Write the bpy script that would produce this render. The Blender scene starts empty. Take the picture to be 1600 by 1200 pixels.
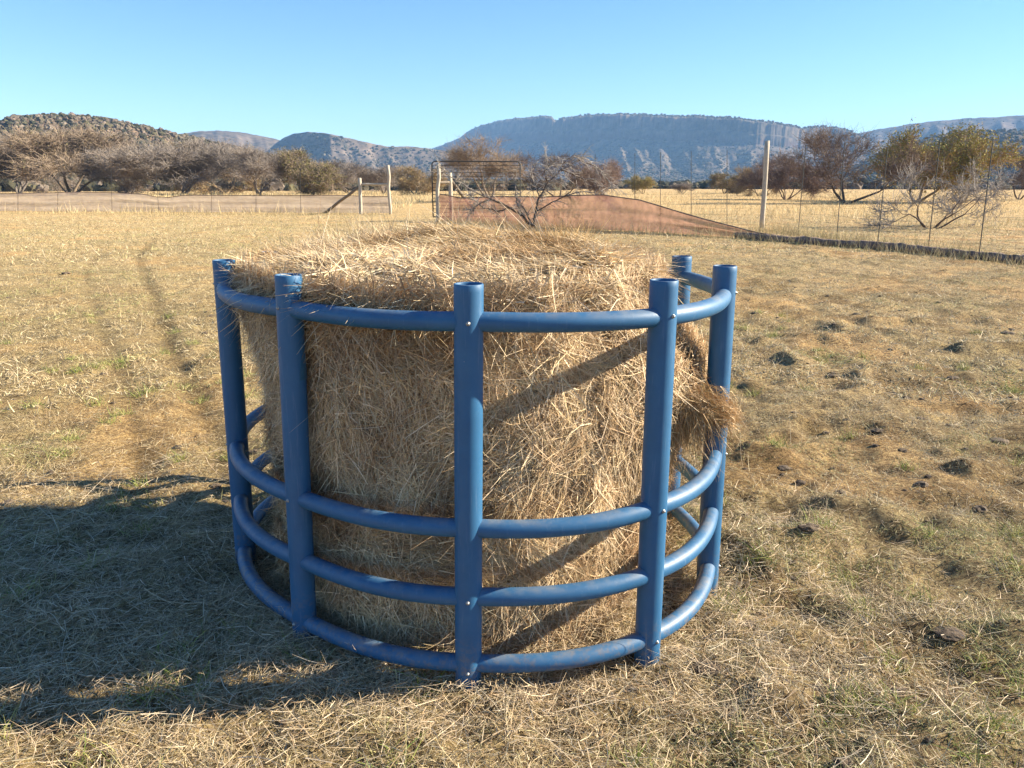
import bpy, bmesh, math, random
import numpy as np
from mathutils import Vector

R = math.radians
rng = np.random.default_rng(7)
scene = bpy.context.scene
COL = scene.collection

# ------------------------------------------------------------------ camera, sky, sun
CAM_H, HORIZON, FPX = 1.62, 289.0, 1200.0
PITCH = math.atan((600 - HORIZON) / FPX)
cam_data = bpy.data.cameras.new("camera")
cam_data.sensor_width = 36.0
cam_data.lens = 36.0 * FPX / 1600.0
cam_data.clip_start, cam_data.clip_end = 0.05, 30000
cam = bpy.data.objects.new("camera", cam_data)
COL.objects.link(cam)
cam.location = (0, 0, CAM_H)
cam.rotation_euler = (R(90) - PITCH, 0, 0)
scene.camera = cam

SUN_EL, SUN_AZ = R(27.0), R(6.8)          # azimuth measured from +X towards +Y
world = bpy.data.worlds.new("World")
scene.world = world
world.use_nodes = True
wn = world.node_tree.nodes
sky = wn.new("ShaderNodeTexSky")
sky.sky_type = 'NISHITA'
sky.sun_disc = False
sky.sun_elevation = SUN_EL
sky.sun_rotation = R(90) - SUN_AZ
sky.altitude = 1200
sky.air_density, sky.dust_density, sky.ozone_density = 1.0, 0.0, 2.2
bg = wn["Background"]
hs = wn.new("ShaderNodeHueSaturation")
hs.inputs["Hue"].default_value = 0.503
hs.inputs["Saturation"].default_value = 1.25
world.node_tree.links.new(sky.outputs[0], hs.inputs["Color"])
world.node_tree.links.new(hs.outputs[0], bg.inputs[0])
bg.inputs[1].default_value = 0.062

sun_data = bpy.data.lights.new("sun", 'SUN')
sun_data.energy = 5.0
sun_data.angle = R(0.5)
sun_data.color = (1.0, 0.89, 0.69)
sun = bpy.data.objects.new("sun", sun_data)
COL.objects.link(sun)
SDIR = Vector((math.cos(SUN_EL) * math.cos(SUN_AZ), math.cos(SUN_EL) * math.sin(SUN_AZ), math.sin(SUN_EL)))
sun.rotation_euler = SDIR.to_track_quat('Z', 'Y').to_euler()

vs = scene.view_settings
vs.view_transform = 'Standard'
vs.look = 'None'
vs.gamma = 1
vs.exposure = 1.72
scene.render.engine = 'CYCLES'
scene.cycles.max_bounces = 8
scene.cycles.diffuse_bounces = 3
scene.cycles.volume_bounces = 1
scene.cycles.transparent_max_bounces = 8
scene.cycles.use_denoising = True


# ------------------------------------------------------------------ helpers
def px_ray(x, y):
    c = np.array([(x - 800) / FPX, 1.0, -(y - 600) / FPX])
    cp, sp = math.cos(PITCH), math.sin(PITCH)
    return np.array([c[0], c[1] * cp + c[2] * sp, -c[1] * sp + c[2] * cp])


def on_ground(x, y, z=0.0):
    r = px_ray(x, y)
    t = (z - CAM_H) / r[2]
    return np.array([r[0] * t, r[1] * t, z])


def at_depth(x, y, Y):
    r = px_ray(x, y)
    t = Y / r[1]
    return np.array([r[0] * t, Y, CAM_H + r[2] * t])


def hash2(ix, iy, seed):
    h = (ix.astype(np.int64) * 374761393 + iy.astype(np.int64) * 668265263 + seed * 974711) & 0xFFFFFFFF
    h = ((h ^ (h >> 13)) * 1274126177) & 0xFFFFFFFF
    h = h ^ (h >> 16)
    return (h & 0xFFFFFF) / float(0xFFFFFF)


def vnoise(x, y, seed=0):
    x = np.asarray(x, float); y = np.asarray(y, float)
    ix, iy = np.floor(x), np.floor(y)
    fx, fy = x - ix, y - iy
    fx = fx * fx * (3 - 2 * fx); fy = fy * fy * (3 - 2 * fy)
    a = hash2(ix, iy, seed); b = hash2(ix + 1, iy, seed)
    c = hash2(ix, iy + 1, seed); d = hash2(ix + 1, iy + 1, seed)
    return (a + (b - a) * fx) * (1 - fy) + (c + (d - c) * fx) * fy


def fbm(x, y, seed=0, octaves=4):
    s, amp, tot = 0.0, 1.0, 0.0
    for o in range(octaves):
        s = s + amp * vnoise(x * 2 ** o + 17.3 * o, y * 2 ** o - 9.1 * o, seed + o)
        tot += amp
        amp *= 0.5
    return s / tot


def mesh_np(name, verts, faces, mat=None, parent=None, colors=None, smooth=False, face_mat=None, mats=None):
    """faces: array (M,k) of equal-sided polygons."""
    verts = np.ascontiguousarray(verts, dtype=np.float32)
    faces = np.ascontiguousarray(faces, dtype=np.int32)
    m = bpy.data.meshes.new(name)
    n, k = faces.shape
    m.vertices.add(len(verts))
    m.vertices.foreach_set("co", verts.ravel())
    m.loops.add(n * k)
    m.loops.foreach_set("vertex_index", faces.ravel())
    m.polygons.add(n)
    m.polygons.foreach_set("loop_start", np.arange(0, n * k, k, dtype=np.int32))
    try:
        m.polygons.foreach_set("loop_total", np.full(n, k, dtype=np.int32))
    except Exception:
        pass
    m.polygons.foreach_set("use_smooth", np.full(n, smooth, dtype=bool))
    for mm in (mats or ([mat] if mat else [])):
        m.materials.append(mm)
    if face_mat is not None:
        m.polygons.foreach_set("material_index", np.ascontiguousarray(face_mat, dtype=np.int32))
    if colors is not None:
        a = m.color_attributes.new("tint", 'FLOAT_COLOR', 'POINT')
        cc = np.ones((len(verts), 4), dtype=np.float32)
        cc[:, :3] = colors
        a.data.foreach_set("color", cc.ravel())
    m.update(calc_edges=True)
    m.validate()
    o = bpy.data.objects.new(name, m)
    COL.objects.link(o)
    if parent is not None:
        o.parent = parent
    return o


def tag(o, label=None, cat=None, group=None, kind=None):
    if label: o["label"] = label
    if cat: o["category"] = cat
    if group: o["group"] = group
    if kind: o["kind"] = kind
    return o


def empty(name, loc, label=None, cat=None, group=None):
    o = bpy.data.objects.new(name, None)
    o.empty_display_size = 0.2
    COL.objects.link(o)
    o.location = loc
    return tag(o, label, cat, group)


def copy_tree(o, parent=None):
    c = o.copy()
    COL.objects.link(c)
    if parent is not None:
        c.parent = parent
    for ch in list(o.children):
        copy_tree(ch, c)
    return c


def norm(v):
    return v / np.maximum(np.linalg.norm(v, axis=-1, keepdims=True), 1e-9)


def blades(base, d, side, length, width, bend, col, tip=0.25, segs=3):
    """strips: base + d*L*t + bend*L*t^2, returns verts, quads, colours"""
    N = len(base)
    K = segs + 1
    V = np.empty((N, K, 2, 3), dtype=np.float32)
    L = length[:, None]
    for i in range(K):
        t = i / segs
        p = base + d * L * t + bend * L * (t * t)
        w = (width * 0.5 * (1 - (1 - tip) * t ** 1.5))[:, None]
        V[:, i, 0] = p - side * w
        V[:, i, 1] = p + side * w
    idx = np.arange(N)[:, None] * (2 * K)
    F = []
    for i in range(segs):
        b = 2 * i
        F.append(np.concatenate([idx + b, idx + b + 1, idx + b + 3, idx + b + 2], axis=1))
    C = np.repeat(col.astype(np.float32), 2 * K, axis=0)
    return V.reshape(-1, 3), np.concatenate(F, 0), C


class Bag:
    """collects equal-sided polygons with colours"""
    def __init__(self):
        self.v, self.f, self.c, self.n = [], [], [], 0

    def add(self, v, f, c=None):
        v = np.asarray(v, dtype=np.float32)
        self.v.append(v)
        self.f.append(np.asarray(f, dtype=np.int64) + self.n)
        if c is None:
            c = np.ones((len(v), 3))
        c = np.broadcast_to(np.asarray(c, dtype=np.float32), (len(v), 3))
        self.c.append(c)
        self.n += len(v)

    def build(self, name, mat, parent=None, smooth=False):
        return mesh_np(name, np.concatenate(self.v), np.concatenate(self.f), mat, parent, np.concatenate(self.c), smooth)


def frustums(A, B, rA, rB, n=4):
    """open tubes for segments A->B (quads)"""
    A = np.asarray(A, float); B = np.asarray(B, float)
    d = norm(B - A)
    ref = np.where(np.abs(d[:, 2:3]) > 0.9, np.array([[1.0, 0, 0]]), np.array([[0, 0, 1.0]]))
    u = norm(np.cross(d, ref)); w = np.cross(d, u)
    N = len(A)
    V = np.empty((N, 2, n, 3))
    for k in range(n):
        a = 2 * math.pi * k / n
        o = u * math.cos(a) + w * math.sin(a)
        V[:, 0, k] = A + o * np.asarray(rA)[:, None]
        V[:, 1, k] = B + o * np.asarray(rB)[:, None]
    idx = np.arange(N)[:, None] * (2 * n)
    F = [np.concatenate([idx + k, idx + (k + 1) % n, idx + n + (k + 1) % n, idx + n + k], axis=1) for k in range(n)]
    return V.reshape(-1, 3), np.concatenate(F, 0)


def sweep(path, radius, n=16, cap=True, jitter=0.0, seed=0):
    """one welded tube along a path; returns verts, quads (caps as collapsed quads)"""
    path = np.asarray(path, float)
    K = len(path)
    rad = np.broadcast_to(np.asarray(radius, float), (K,))
    T = np.gradient(path, axis=0)
    T = norm(T)
    ref = np.array([0, 0, 1.0]) if abs(T[0][2]) < 0.9 else np.array([1.0, 0, 0])
    V = []
    u = norm(np.cross(T[0], ref))
    g = np.random.default_rng(seed)
    for i in range(K):
        u = norm(u - T[i] * (u @ T[i]))
        w = np.cross(T[i], u)
        for k in range(n):
            a = 2 * math.pi * k / n
            r = rad[i] * (1 + jitter * g.normal())
            V.append(path[i] + (u * math.cos(a) + w * math.sin(a)) * r)
    F = []
    for i in range(K - 1):
        for k in range(n):
            F.append((i * n + k, i * n + (k + 1) % n, (i + 1) * n + (k + 1) % n, (i + 1) * n + k))
    V = np.array(V)
    if cap:
        for e, i in ((0, 0), (1, K - 1)):
            V = np.vstack([V, path[i]])
            c = len(V) - 1
            for k in range(0, n, 2):
                q = (c, i * n + k, i * n + (k + 1) % n, i * n + (k + 2) % n)
                F.append(q if e else q[::-1])
    return V, np.array(F)


# ------------------------------------------------------------------ materials
def new_mat(name):
    m = bpy.data.materials.new(name)
    m.use_nodes = True
    nt = m.node_tree
    b = nt.nodes["Principled BSDF"]
    return m, nt, b


def N(nt, typ, **kw):
    n = nt.nodes.new(typ)
    for k, v in kw.items():
        setattr(n, k, v)
    return n


def noise(nt, scale, detail=6, rough=0.6, vec=None):
    n = N(nt, "ShaderNodeTexNoise")
    n.inputs["Scale"].default_value = scale
    n.inputs["Detail"].default_value = detail
    n.inputs["Roughness"].default_value = rough
    if vec is not None:
        nt.links.new(vec, n.inputs["Vector"])
    return n


def ramp(nt, fac, stops):
    r = N(nt, "ShaderNodeValToRGB")
    e = r.color_ramp.elements
    e[0].position, e[0].color = stops[0][0], (*stops[0][1], 1)
    e[1].position, e[1].color = stops[-1][0], (*stops[-1][1], 1)
    for p, c in stops[1:-1]:
        x = e.new(p)
        x.color = (*c, 1)
    nt.links.new(fac, r.inputs[0])
    return r


def mix(nt, fac, a, b, mode='MIX'):
    m = N(nt, "ShaderNodeMix", data_type='RGBA', blend_type=mode)
    if isinstance(fac, (int, float)):
        m.inputs[0].default_value = fac
    else:
        nt.links.new(fac, m.inputs[0])
    for s, v in ((6, a), (7, b)):
        if isinstance(v, tuple):
            m.inputs[s].default_value = (*v, 1)
        else:
            nt.links.new(v, m.inputs[s])
    return m.outputs[2]


def bump(nt, height, b, strength=0.5, dist=0.02):
    n = N(nt, "ShaderNodeBump")
    n.inputs["Strength"].default_value = strength
    n.inputs["Distance"].default_value = dist
    nt.links.new(height, n.inputs["Height"])
    nt.links.new(n.outputs[0], b.inputs["Normal"])


def tint_mat(name, rough=0.7, translucent=0.0, spec=0.2, var=0.0, vscale=20):
    m, nt, b = new_mat(name)
    a = N(nt, "ShaderNodeAttribute", attribute_name="tint")
    c = a.outputs["Color"]
    if var:
        geo = N(nt, "ShaderNodeNewGeometry")
        n = noise(nt, vscale, 4, 0.6, geo.outputs["Position"])
        r = ramp(nt, n.outputs[0], [(0.3, (1 - var,) * 3), (0.7, (1 + var,) * 3)])
        c = mix(nt, 1.0, c, r.outputs[0], 'MULTIPLY')
    nt.links.new(c, b.inputs["Base Color"])
    b.inputs["Roughness"].default_value = rough
    b.inputs["Specular IOR Level"].default_value = spec
    if translucent:
        t = N(nt, "ShaderNodeBsdfTranslucent")
        nt.links.new(c, t.inputs[0])
        ms = N(nt, "ShaderNodeMixShader")
        ms.inputs[0].default_value = translucent
        nt.links.new(b.outputs[0], ms.inputs[1])
        nt.links.new(t.outputs[0], ms.inputs[2])
        nt.links.new(ms.outputs[0], nt.nodes["Material Output"].inputs[0])
    return m


M_STRAW = tint_mat("dry straw", 0.55, 0.12, 0.35)
M_GRASS = tint_mat("dry grass", 0.65, 0.15, 0.25)
M_BARK = tint_mat("grey bark", 0.85, 0, 0.1)
M_BUSH = tint_mat("hill scrub", 0.9, 0, 0.05)


def mat_ground():
    m, nt, b = new_mat("sandy pasture soil")
    geo = N(nt, "ShaderNodeNewGeometry")
    P = geo.outputs["Position"]
    at = N(nt, "ShaderNodeAttribute", attribute_name="tint")
    fine = noise(nt, 42, 8, 0.75, P)
    midn = noise(nt, 5.5, 6, 0.65, P)
    big = noise(nt, 0.5, 5, 0.6, P)
    c1 = ramp(nt, fine.outputs[0], [(0.30, (0.085, 0.058, 0.038)), (0.45, (0.215, 0.155, 0.10)), (0.56, (0.37, 0.285, 0.18)), (0.72, (0.52, 0.42, 0.26))])
    c2 = ramp(nt, midn.outputs[0], [(0.32, (0.55, 0.52, 0.50)), (0.5, (0.95, 0.93, 0.9)), (0.68, (1.2, 1.15, 1.0))])
    c3 = ramp(nt, big.outputs[0], [(0.35, (0.86, 0.87, 0.82)), (0.65, (1.10, 1.05, 0.98))])
    c = mix(nt, 1.0, c1.outputs[0], c2.outputs[0], 'MULTIPLY')
    c = mix(nt, 1.0, c, c3.outputs[0], 'MULTIPLY')
    c = mix(nt, 1.0, c, at.outputs["Color"], 'MULTIPLY')
    nt.links.new(c, b.inputs["Base Color"])
    b.inputs["Roughness"].default_value = 0.95
    b.inputs["Specular IOR Level"].default_value = 0.1
    ad = N(nt, "ShaderNodeMath", operation='ADD')
    nt.links.new(fine.outputs[0], ad.inputs[0]); nt.links.new(midn.outputs[0], ad.inputs[1])
    bump(nt, ad.outputs[0], b, 0.9, 0.035)
    return m


def mat_hill(name, lo, hi, scale, rock=None):
    m, nt, b = new_mat(name)
    geo = N(nt, "ShaderNodeNewGeometry")
    P = geo.outputs["Position"]
    n1 = noise(nt, scale, 8, 0.7, P)
    n2 = noise(nt, scale * 0.15, 5, 0.6, P)
    c = ramp(nt, n1.outputs[0], [(0.36, lo), (0.62, hi)]).outputs[0]
    r2 = ramp(nt, n2.outputs[0], [(0.35, (0.75, 0.78, 0.75)), (0.65, (1.15, 1.08, 1.0))])
    c = mix(nt, 1.0, c, r2.outputs[0], 'MULTIPLY')
    if rock:
        # bare rock on the steep faces, with vertical joints
        sx = N(nt, "ShaderNodeSeparateXYZ")
        nt.links.new(geo.outputs["Normal"], sx.inputs[0])
        mp = N(nt, "ShaderNodeMapping")
        mp.inputs["Scale"].default_value = (0.006, 0.006, 0.045)
        nt.links.new(P, mp.inputs[0])
        rn = noise(nt, 1.0, 6, 0.65, mp.outputs[0])
        rc = ramp(nt, rn.outputs[0], [(0.35, tuple(0.55 * v for v in rock)), (0.65, rock)])
        st = ramp(nt, sx.outputs[2], [(0.42, (1, 1, 1)), (0.62, (0, 0, 0))])
        c = mix(nt, st.outputs[0], c, rc.outputs[0])
    nt.links.new(c, b.inputs["Base Color"])
    b.inputs["Roughness"].default_value = 1.0
    b.inputs["Specular IOR Level"].default_value = 0.0
    return m


def mat_blue():
    m, nt, b = new_mat("blue plastic pipe")
    geo = N(nt, "ShaderNodeNewGeometry")
    tc = N(nt, "ShaderNodeTexCoord")
    P = tc.outputs["Object"]
    n1 = noise(nt, 6, 6, 0.65, P)
    n2 = noise(nt, 60, 6, 0.7, P)
    mp = N(nt, "ShaderNodeMapping")
    mp.inputs["Scale"].default_value = (70, 70, 5)
    nt.links.new(P, mp.inputs[0])
    n3 = noise(nt, 1.0, 5, 0.7, mp.outputs[0])
    c = ramp(nt, n1.outputs[0], [(0.3, (0.012, 0.086, 0.20)), (0.7, (0.020, 0.115, 0.25))]).outputs[0]
    # chalky scuffs
    sc = ramp(nt, n3.outputs[0], [(0.57, (0, 0, 0)), (0.74, (0.5, 0.5, 0.5))])
    c = mix(nt, sc.outputs[0], c, (0.11, 0.19, 0.31))
    # chalky fading in broad patches and a splash of dried mud near the ground
    fd = ramp(nt, noise(nt, 2.6, 5, 0.6, P).outputs[0], [(0.45, (0, 0, 0)), (0.75, (0.22,) * 3)])
    c = mix(nt, fd.outputs[0], c, (0.07, 0.15, 0.26))
    hz = N(nt, "ShaderNodeSeparateXYZ")
    nt.links.new(geo.outputs["Position"], hz.inputs[0])
    low = ramp(nt, hz.outputs[2], [(0.0, (0.75,) * 3), (0.22, (0, 0, 0))])
    spl = ramp(nt, noise(nt, 34, 5, 0.7, P).outputs[0], [(0.48, (0, 0, 0)), (0.62, (1, 1, 1))])
    md = N(nt, "ShaderNodeMath", operation='MULTIPLY')
    nt.links.new(low.outputs[0], md.inputs[0]); nt.links.new(spl.outputs[0], md.inputs[1])
    c = mix(nt, md.outputs[0], c, (0.21, 0.15, 0.10))
    # dust lying on upward faces, broken up by noise
    sx = N(nt, "ShaderNodeSeparateXYZ")
    nt.links.new(geo.outputs["Normal"], sx.inputs[0])
    mu = N(nt, "ShaderNodeMath", operation='MULTIPLY')
    up = ramp(nt, sx.outputs[2], [(0.35, (0, 0, 0)), (0.95, (1, 1, 1))])
    dn = ramp(nt, noise(nt, 14, 5, 0.6, P).outputs[0], [(0.42, (0.04,) * 3), (0.70, (0.42,) * 3)])
    nt.links.new(up.outputs[0], mu.inputs[0]); nt.links.new(dn.outputs[0], mu.inputs[1])
    c = mix(nt, mu.outputs[0], c, (0.33, 0.28, 0.21))
    nt.links.new(c, b.inputs["Base Color"])
    rr = ramp(nt, n2.outputs[0], [(0.3, (0.45,) * 3), (0.7, (0.60,) * 3)])
    nt.links.new(rr.outputs[0], b.inputs["Roughness"])
    b.inputs["Specular IOR Level"].default_value = 0.5
    bump(nt, n2.outputs[0], b, 0.04, 0.003)
    return m


def mat_plain(name, a, c2, scale, rough=0.8, metallic=0.0, bump_s=0.2, stretch=None):
    m, nt, b = new_mat(name)
    tc = N(nt, "ShaderNodeTexCoord")
    v = tc.outputs["Object"]
    if stretch:
        mp = N(nt, "ShaderNodeMapping")
        mp.inputs["Scale"].default_value = stretch
        nt.links.new(v, mp.inputs[0]); v = mp.outputs[0]
    n = noise(nt, scale, 6, 0.65, v)
    c = ramp(nt, n.outputs[0], [(0.32, a), (0.68, c2)])
    nt.links.new(c.outputs[0], b.inputs["Base Color"])
    b.inputs["Roughness"].default_value = rough
    b.inputs["Metallic"].default_value = metallic
    bump(nt, n.outputs[0], b, bump_s, 0.01)
    return m


M_GROUND = mat_ground()
M_BLUE = mat_blue()
M_BOLT = mat_plain("zinc bolt", (0.25, 0.24, 0.23), (0.45, 0.44, 0.42), 200, 0.5, 0.8, 0.05)
M_POLE = mat_plain("weathered pole", (0.28, 0.23, 0.17), (0.56, 0.49, 0.39), 9, 0.85, 0, 0.5, (6, 6, 0.6))
M_STEEL = mat_plain("dark painted steel", (0.018, 0.018, 0.02), (0.05, 0.047, 0.045), 12, 0.55, 0.2)
def see_through(m, f, gaps=0.22):
    """woven cloth lets the low sun glow through from behind"""
    nt = m.node_tree
    b = nt.nodes["Principled BSDF"]
    t = N(nt, "ShaderNodeBsdfTranslucent")
    nt.links.new(b.inputs["Base Color"].links[0].from_socket, t.inputs[0])
    ms = N(nt, "ShaderNodeMixShader")
    ms.inputs[0].default_value = f
    nt.links.new(b.outputs[0], ms.inputs[1]); nt.links.new(t.outputs[0], ms.inputs[2])
    tr = N(nt, "ShaderNodeBsdfTransparent")
    m2 = N(nt, "ShaderNodeMixShader")
    m2.inputs[0].default_value = gaps
    nt.links.new(ms.outputs[0], m2.inputs[1]); nt.links.new(tr.outputs[0], m2.inputs[2])
    nt.links.new(m2.outputs[0], nt.nodes["Material Output"].inputs[0])
    return m


M_NET_GREY = see_through(mat_plain("faded mauve shade net", (0.52, 0.42, 0.345), (0.66, 0.545, 0.46), 2.5, 0.9, 0, 0.2, (0.8, 0.8, 5)), 0.6, 0.27)
M_NET_RED = see_through(mat_plain("reddish brown shade net", (0.17, 0.085, 0.068), (0.40, 0.22, 0.17), 2.2, 0.85, 0, 0.3, (1.6, 1.6, 0.9)), 0.45, 0.27)
M_CLOD = mat_plain("dark dung and soil", (0.05, 0.034, 0.023), (0.15, 0.105, 0.068), 30, 0.95, 0, 0.8)
M_CORE = mat_plain("packed hay", (0.13, 0.085, 0.05), (0.38, 0.27, 0.16), 45, 0.95, 0, 0.9)

# ------------------------------------------------------------------ ground relief
TRACKS = [
    np.array([on_ground(*p)[:2] for p in [(430, 900), (350, 700), (300, 612), (266, 540), (244, 470), (226, 425), (214, 400), (240, 375), (330, 356), (470, 342)]]),
    np.array([on_ground(*p)[:2] for p in [(230, 800), (215, 690), (190, 590), (160, 520), (140, 460), (132, 425), (160, 395), (250, 370), (380, 348), (520, 338)]]),
]


def seg_dist(x, y, poly):
    d = np.full(np.shape(x), 1e9)
    for a, b in zip(poly[:-1], poly[1:]):
        ab = b - a
        t = np.clip(((x - a[0]) * ab[0] + (y - a[1]) * ab[1]) / (ab @ ab), 0, 1)
        d = np.minimum(d, np.hypot(x - a[0] - ab[0] * t, y - a[1] - ab[1] * t))
    return d


def track_mask(x, y):
    m = 0
    for i, t in enumerate(TRACKS):
        wig = 0.05 * (vnoise(x * 2.3, y * 2.3, 51) - 0.5)
        d = seg_dist(x, y, t) + wig
        m = np.maximum(m, np.exp(-(d / 0.11) ** 2) * (1.0 if i == 0 else 0.6))
    return m


def bare_mask(x, y):
    """1 = bare soil, 0 = grassy"""
    n = fbm(x * 0.9 + 3, y * 0.9, 5, 4)
    return np.clip((n - 0.55) / 0.16, 0, 1)


def dark_mask(x, y):
    """clumps of trampled dung and dark litter, mostly right of the feeder"""
    n = fbm(x * 2.1 + 9, y * 2.1 + 4, 23, 3)
    side = np.clip((x + 0.3) / 1.5, 0, 1) * 0.5 + 0.25
    return np.clip((n - 0.56) / 0.07, 0, 1) * side


def ground_z(x, y):
    r = np.hypot(x, y)
    fade = 1 / (1 + (r / 22) ** 2)
    z = (fbm(x * 1.1, y * 1.1, 1, 3) - 0.5) * 0.05
    z = z + (fbm(x * 5.5, y * 5.5, 11, 3) - 0.5) * 0.055
    rough = 0.50 + 0.80 * np.clip((x + 0.4) / 1.6, 0, 1)
    z = z + np.clip(fbm(x * 2.6, y * 2.6, 31, 2) - 0.60, 0, 1) * 0.22 * rough
    z = z + (fbm(x * 3.4, y * 3.4, 13, 4) - 0.5) * 0.085 * rough
    z = z - 0.10 * rough * np.clip(0.36 - fbm(x * 2.2 + 7, y * 2.2, 37, 3), 0, 1)
    z = z - 0.035 * track_mask(x, y)
    far = (fbm(x * 0.06, y * 0.06, 3, 2) - 0.5) * 0.10 * np.clip((r - 10) / 20, 0, 1) * np.clip((200 - r) / 100, 0, 1)
    return z * fade + far


def build_ground():
    az = np.concatenate([np.linspace(-52, 52, 420), np.linspace(56, 304, 60)])
    az = np.radians(az)
    rad = np.concatenate([np.geomspace(0.7, 60, 560), np.geomspace(61, 9000, 80)])
    A, Rr = np.meshgrid(az, rad)
    X = Rr * np.sin(A); Y = Rr * np.cos(A)
    Z = ground_z(X, Y)
    V = np.stack([X, Y, Z], -1).reshape(-1, 3)
    nr, na = A.shape
    i = np.arange(nr - 1)[:, None] * na
    j = np.arange(na)[None, :]
    j2 = (j + 1) % na
    F = np.stack([i + j, i + j2, i + na + j2, i + na + j], -1).reshape(-1, 4)
    # centre patch
    c = len(V)
    V = np.vstack([V, [[0, 0, 0]]])
    k = np.arange(0, na, 2)
    F = np.vstack([F, np.stack([np.full_like(k, c), (k + 2) % na, (k + 1) % na, k], -1)])
    x, y = V[:, 0], V[:, 1]
    r = np.hypot(x, y)
    tint = np.ones((len(V), 3))
    b = bare_mask(x, y)[:, None]
    tint = tint * (1 - b) + np.array([1.10, 1.0, 0.92]) * b
    dk = dark_mask(x, y)[:, None]
    tint = tint * (1 - dk * np.array([0.36, 0.40, 0.44]))
    tr = track_mask(x, y)[:, None]
    tint = tint * (1 - 0.35 * tr)
    # golden to the left, greyer and greener to the right
    s = np.clip((x / np.maximum(r, 1)) * 1.4 + 0.35, 0, 1)[:, None]
    tint = tint * ((1 - s) * np.array([1.10, 1.12, 0.98]) + s * np.array([0.98, 0.99, 0.92]))
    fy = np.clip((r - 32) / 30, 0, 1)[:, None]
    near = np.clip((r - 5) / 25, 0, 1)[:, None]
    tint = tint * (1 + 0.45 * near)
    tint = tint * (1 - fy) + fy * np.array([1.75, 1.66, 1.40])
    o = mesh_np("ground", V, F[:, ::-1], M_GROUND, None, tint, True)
    tag(o, kind="structure")
    return o


build_ground()


# ------------------------------------------------------------------ hills
def skyline(pts, dist):
    pts = np.array(pts, float)
    az = np.arctan2((pts[:, 0] - 800) / FPX, math.cos(PITCH) - (pts[:, 1] - 600) / FPX * math.sin(PITCH))
    h = []
    for x, y in pts:
        r = px_ray(x, y)
        h.append(r[2] / math.hypot(r[0], r[1]) * dist + CAM_H)
    return az, np.array(h)


def build_hill(name, pts, d_crest, d_foot, mat, prof, na=420, nr=46, rough=0.05, seed=1, gully=0.0, gscale=10.0, back=1.6, base_z=-2.0, cliff=None):
    """a range standing round the plain: foot at d_foot, crest line at d_crest, falling away behind"""
    az0, hu = skyline(pts, 1.0)
    hu = hu - CAM_H                                   # tangent of the elevation angle along the crest
    az = np.linspace(az0[0], az0[-1], na)
    ang = np.interp(az, az0, hu)

    def along(d):
        if np.isscalar(d):
            return np.full(na, float(d))
        a = np.array([math.atan2((x - 800) / FPX, math.cos(PITCH) + 0.26 * math.sin(PITCH)) for x, _ in d])
        return np.interp(az, a, [v for _, v in d])
    dc, df = along(d_crest), along(d_foot)
    H = CAM_H + ang * dc
    H = H * (1 + rough * 0.4 * (fbm(az * 160, az * 0 + seed, seed, 3) - 0.5))
    tc = cliff[0] if cliff else 1.0
    tf = np.unique(np.concatenate([np.linspace(0, 1, nr), [p[0] for p in prof], np.linspace(1, 2, 10)]))
    V = np.empty((len(tf), na, 3))
    for k, t in enumerate(tf):
        if t <= 1:
            rr = df + (dc - df) * t
            f = np.interp(t, [p[0] for p in prof], [p[1] for p in prof])
            w = math.sin(math.pi * min(t / tc, 1)) ** 0.8 if t < tc else 0.0
            rd = 1 - np.abs(2 * fbm(az * gscale + 0.6 * t, az * 0 + seed * 3.3 + t * 0.8, seed + 40, 4) - 1) * 1.6
            z = base_z + (H - base_z) * f * (1 - gully * w * np.clip(1 - rd, 0, 1))
            z = z + rough * H * (fbm(az * 90, np.full(na, t * 14.0), seed + 7, 4) - 0.5) * math.sin(math.pi * t)
            if cliff and t >= tc - 0.06:
                rr = rr + cliff[1] * (fbm(az * 210, az * 0 + t * 0.6, seed + 3, 4) - 0.5) * min(1, (1.0 - t) / 0.06 + 0.2)
        else:
            q = t - 1
            rr = dc * (1 + (back - 1) * q)
            z = base_z + (H - base_z) * (1 - q ** 1.3)
        V[k, :, 0] = rr * np.sin(az); V[k, :, 1] = rr * np.cos(az); V[k, :, 2] = z
    n = len(tf)
    i = np.arange(n - 1)[:, None] * na
    j = np.arange(na - 1)[None, :]
    F = np.stack([i + j, i + j + 1, i + na + j + 1, i + na + j], -1).reshape(-1, 4)
    o = mesh_np(name, V.reshape(-1, 3), F, mat, None, None, True)
    tag(o, kind="structure")
    return V


M_HILL_NEAR = mat_hill("scrubby hill earth", (0.115, 0.082, 0.058), (0.27, 0.195, 0.14), 0.12)
M_HILL_FAR = mat_hill("far hill earth", (0.045, 0.042, 0.038), (0.20, 0.155, 0.125), 0.02, (0.13, 0.095, 0.085))

SMOOTH = [(0, 0), (0.2, 0.10), (0.5, 0.45), (0.8, 0.85), (1, 1)]
CLIFF = [(0, 0), (0.3, 0.10), (0.6, 0.32), (0.84, 0.60), (0.851, 0.74), (0.87, 0.765), (0.88, 0.92), (0.94, 0.965), (1, 1)]
left_hill = build_hill("scrub_hill", [(-700, 262), (-420, 235), (-200, 210), (-60, 198), (0, 192), (12, 185), (40, 182), (80, 180), (120, 181), (160, 185), (200, 193), (250, 204),
                                      (300, 215), (350, 227), (400, 238), (440, 247), (500, 259), (560, 268), (640, 280), (700, 289)],
                       650, 230, M_HILL_NEAR, SMOOTH, rough=0.06, seed=3, gully=0.12, gscale=14)
back_hill = build_hill("distant_hill", [(120, 270), (200, 230), (280, 209), (310, 205), (345, 204), (385, 208), (430, 217), (500, 236), (560, 262), (600, 288)],
                       2600, 1900, M_HILL_FAR, SMOOTH, na=200, rough=0.05, seed=5, gully=0.15, gscale=30)
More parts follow.
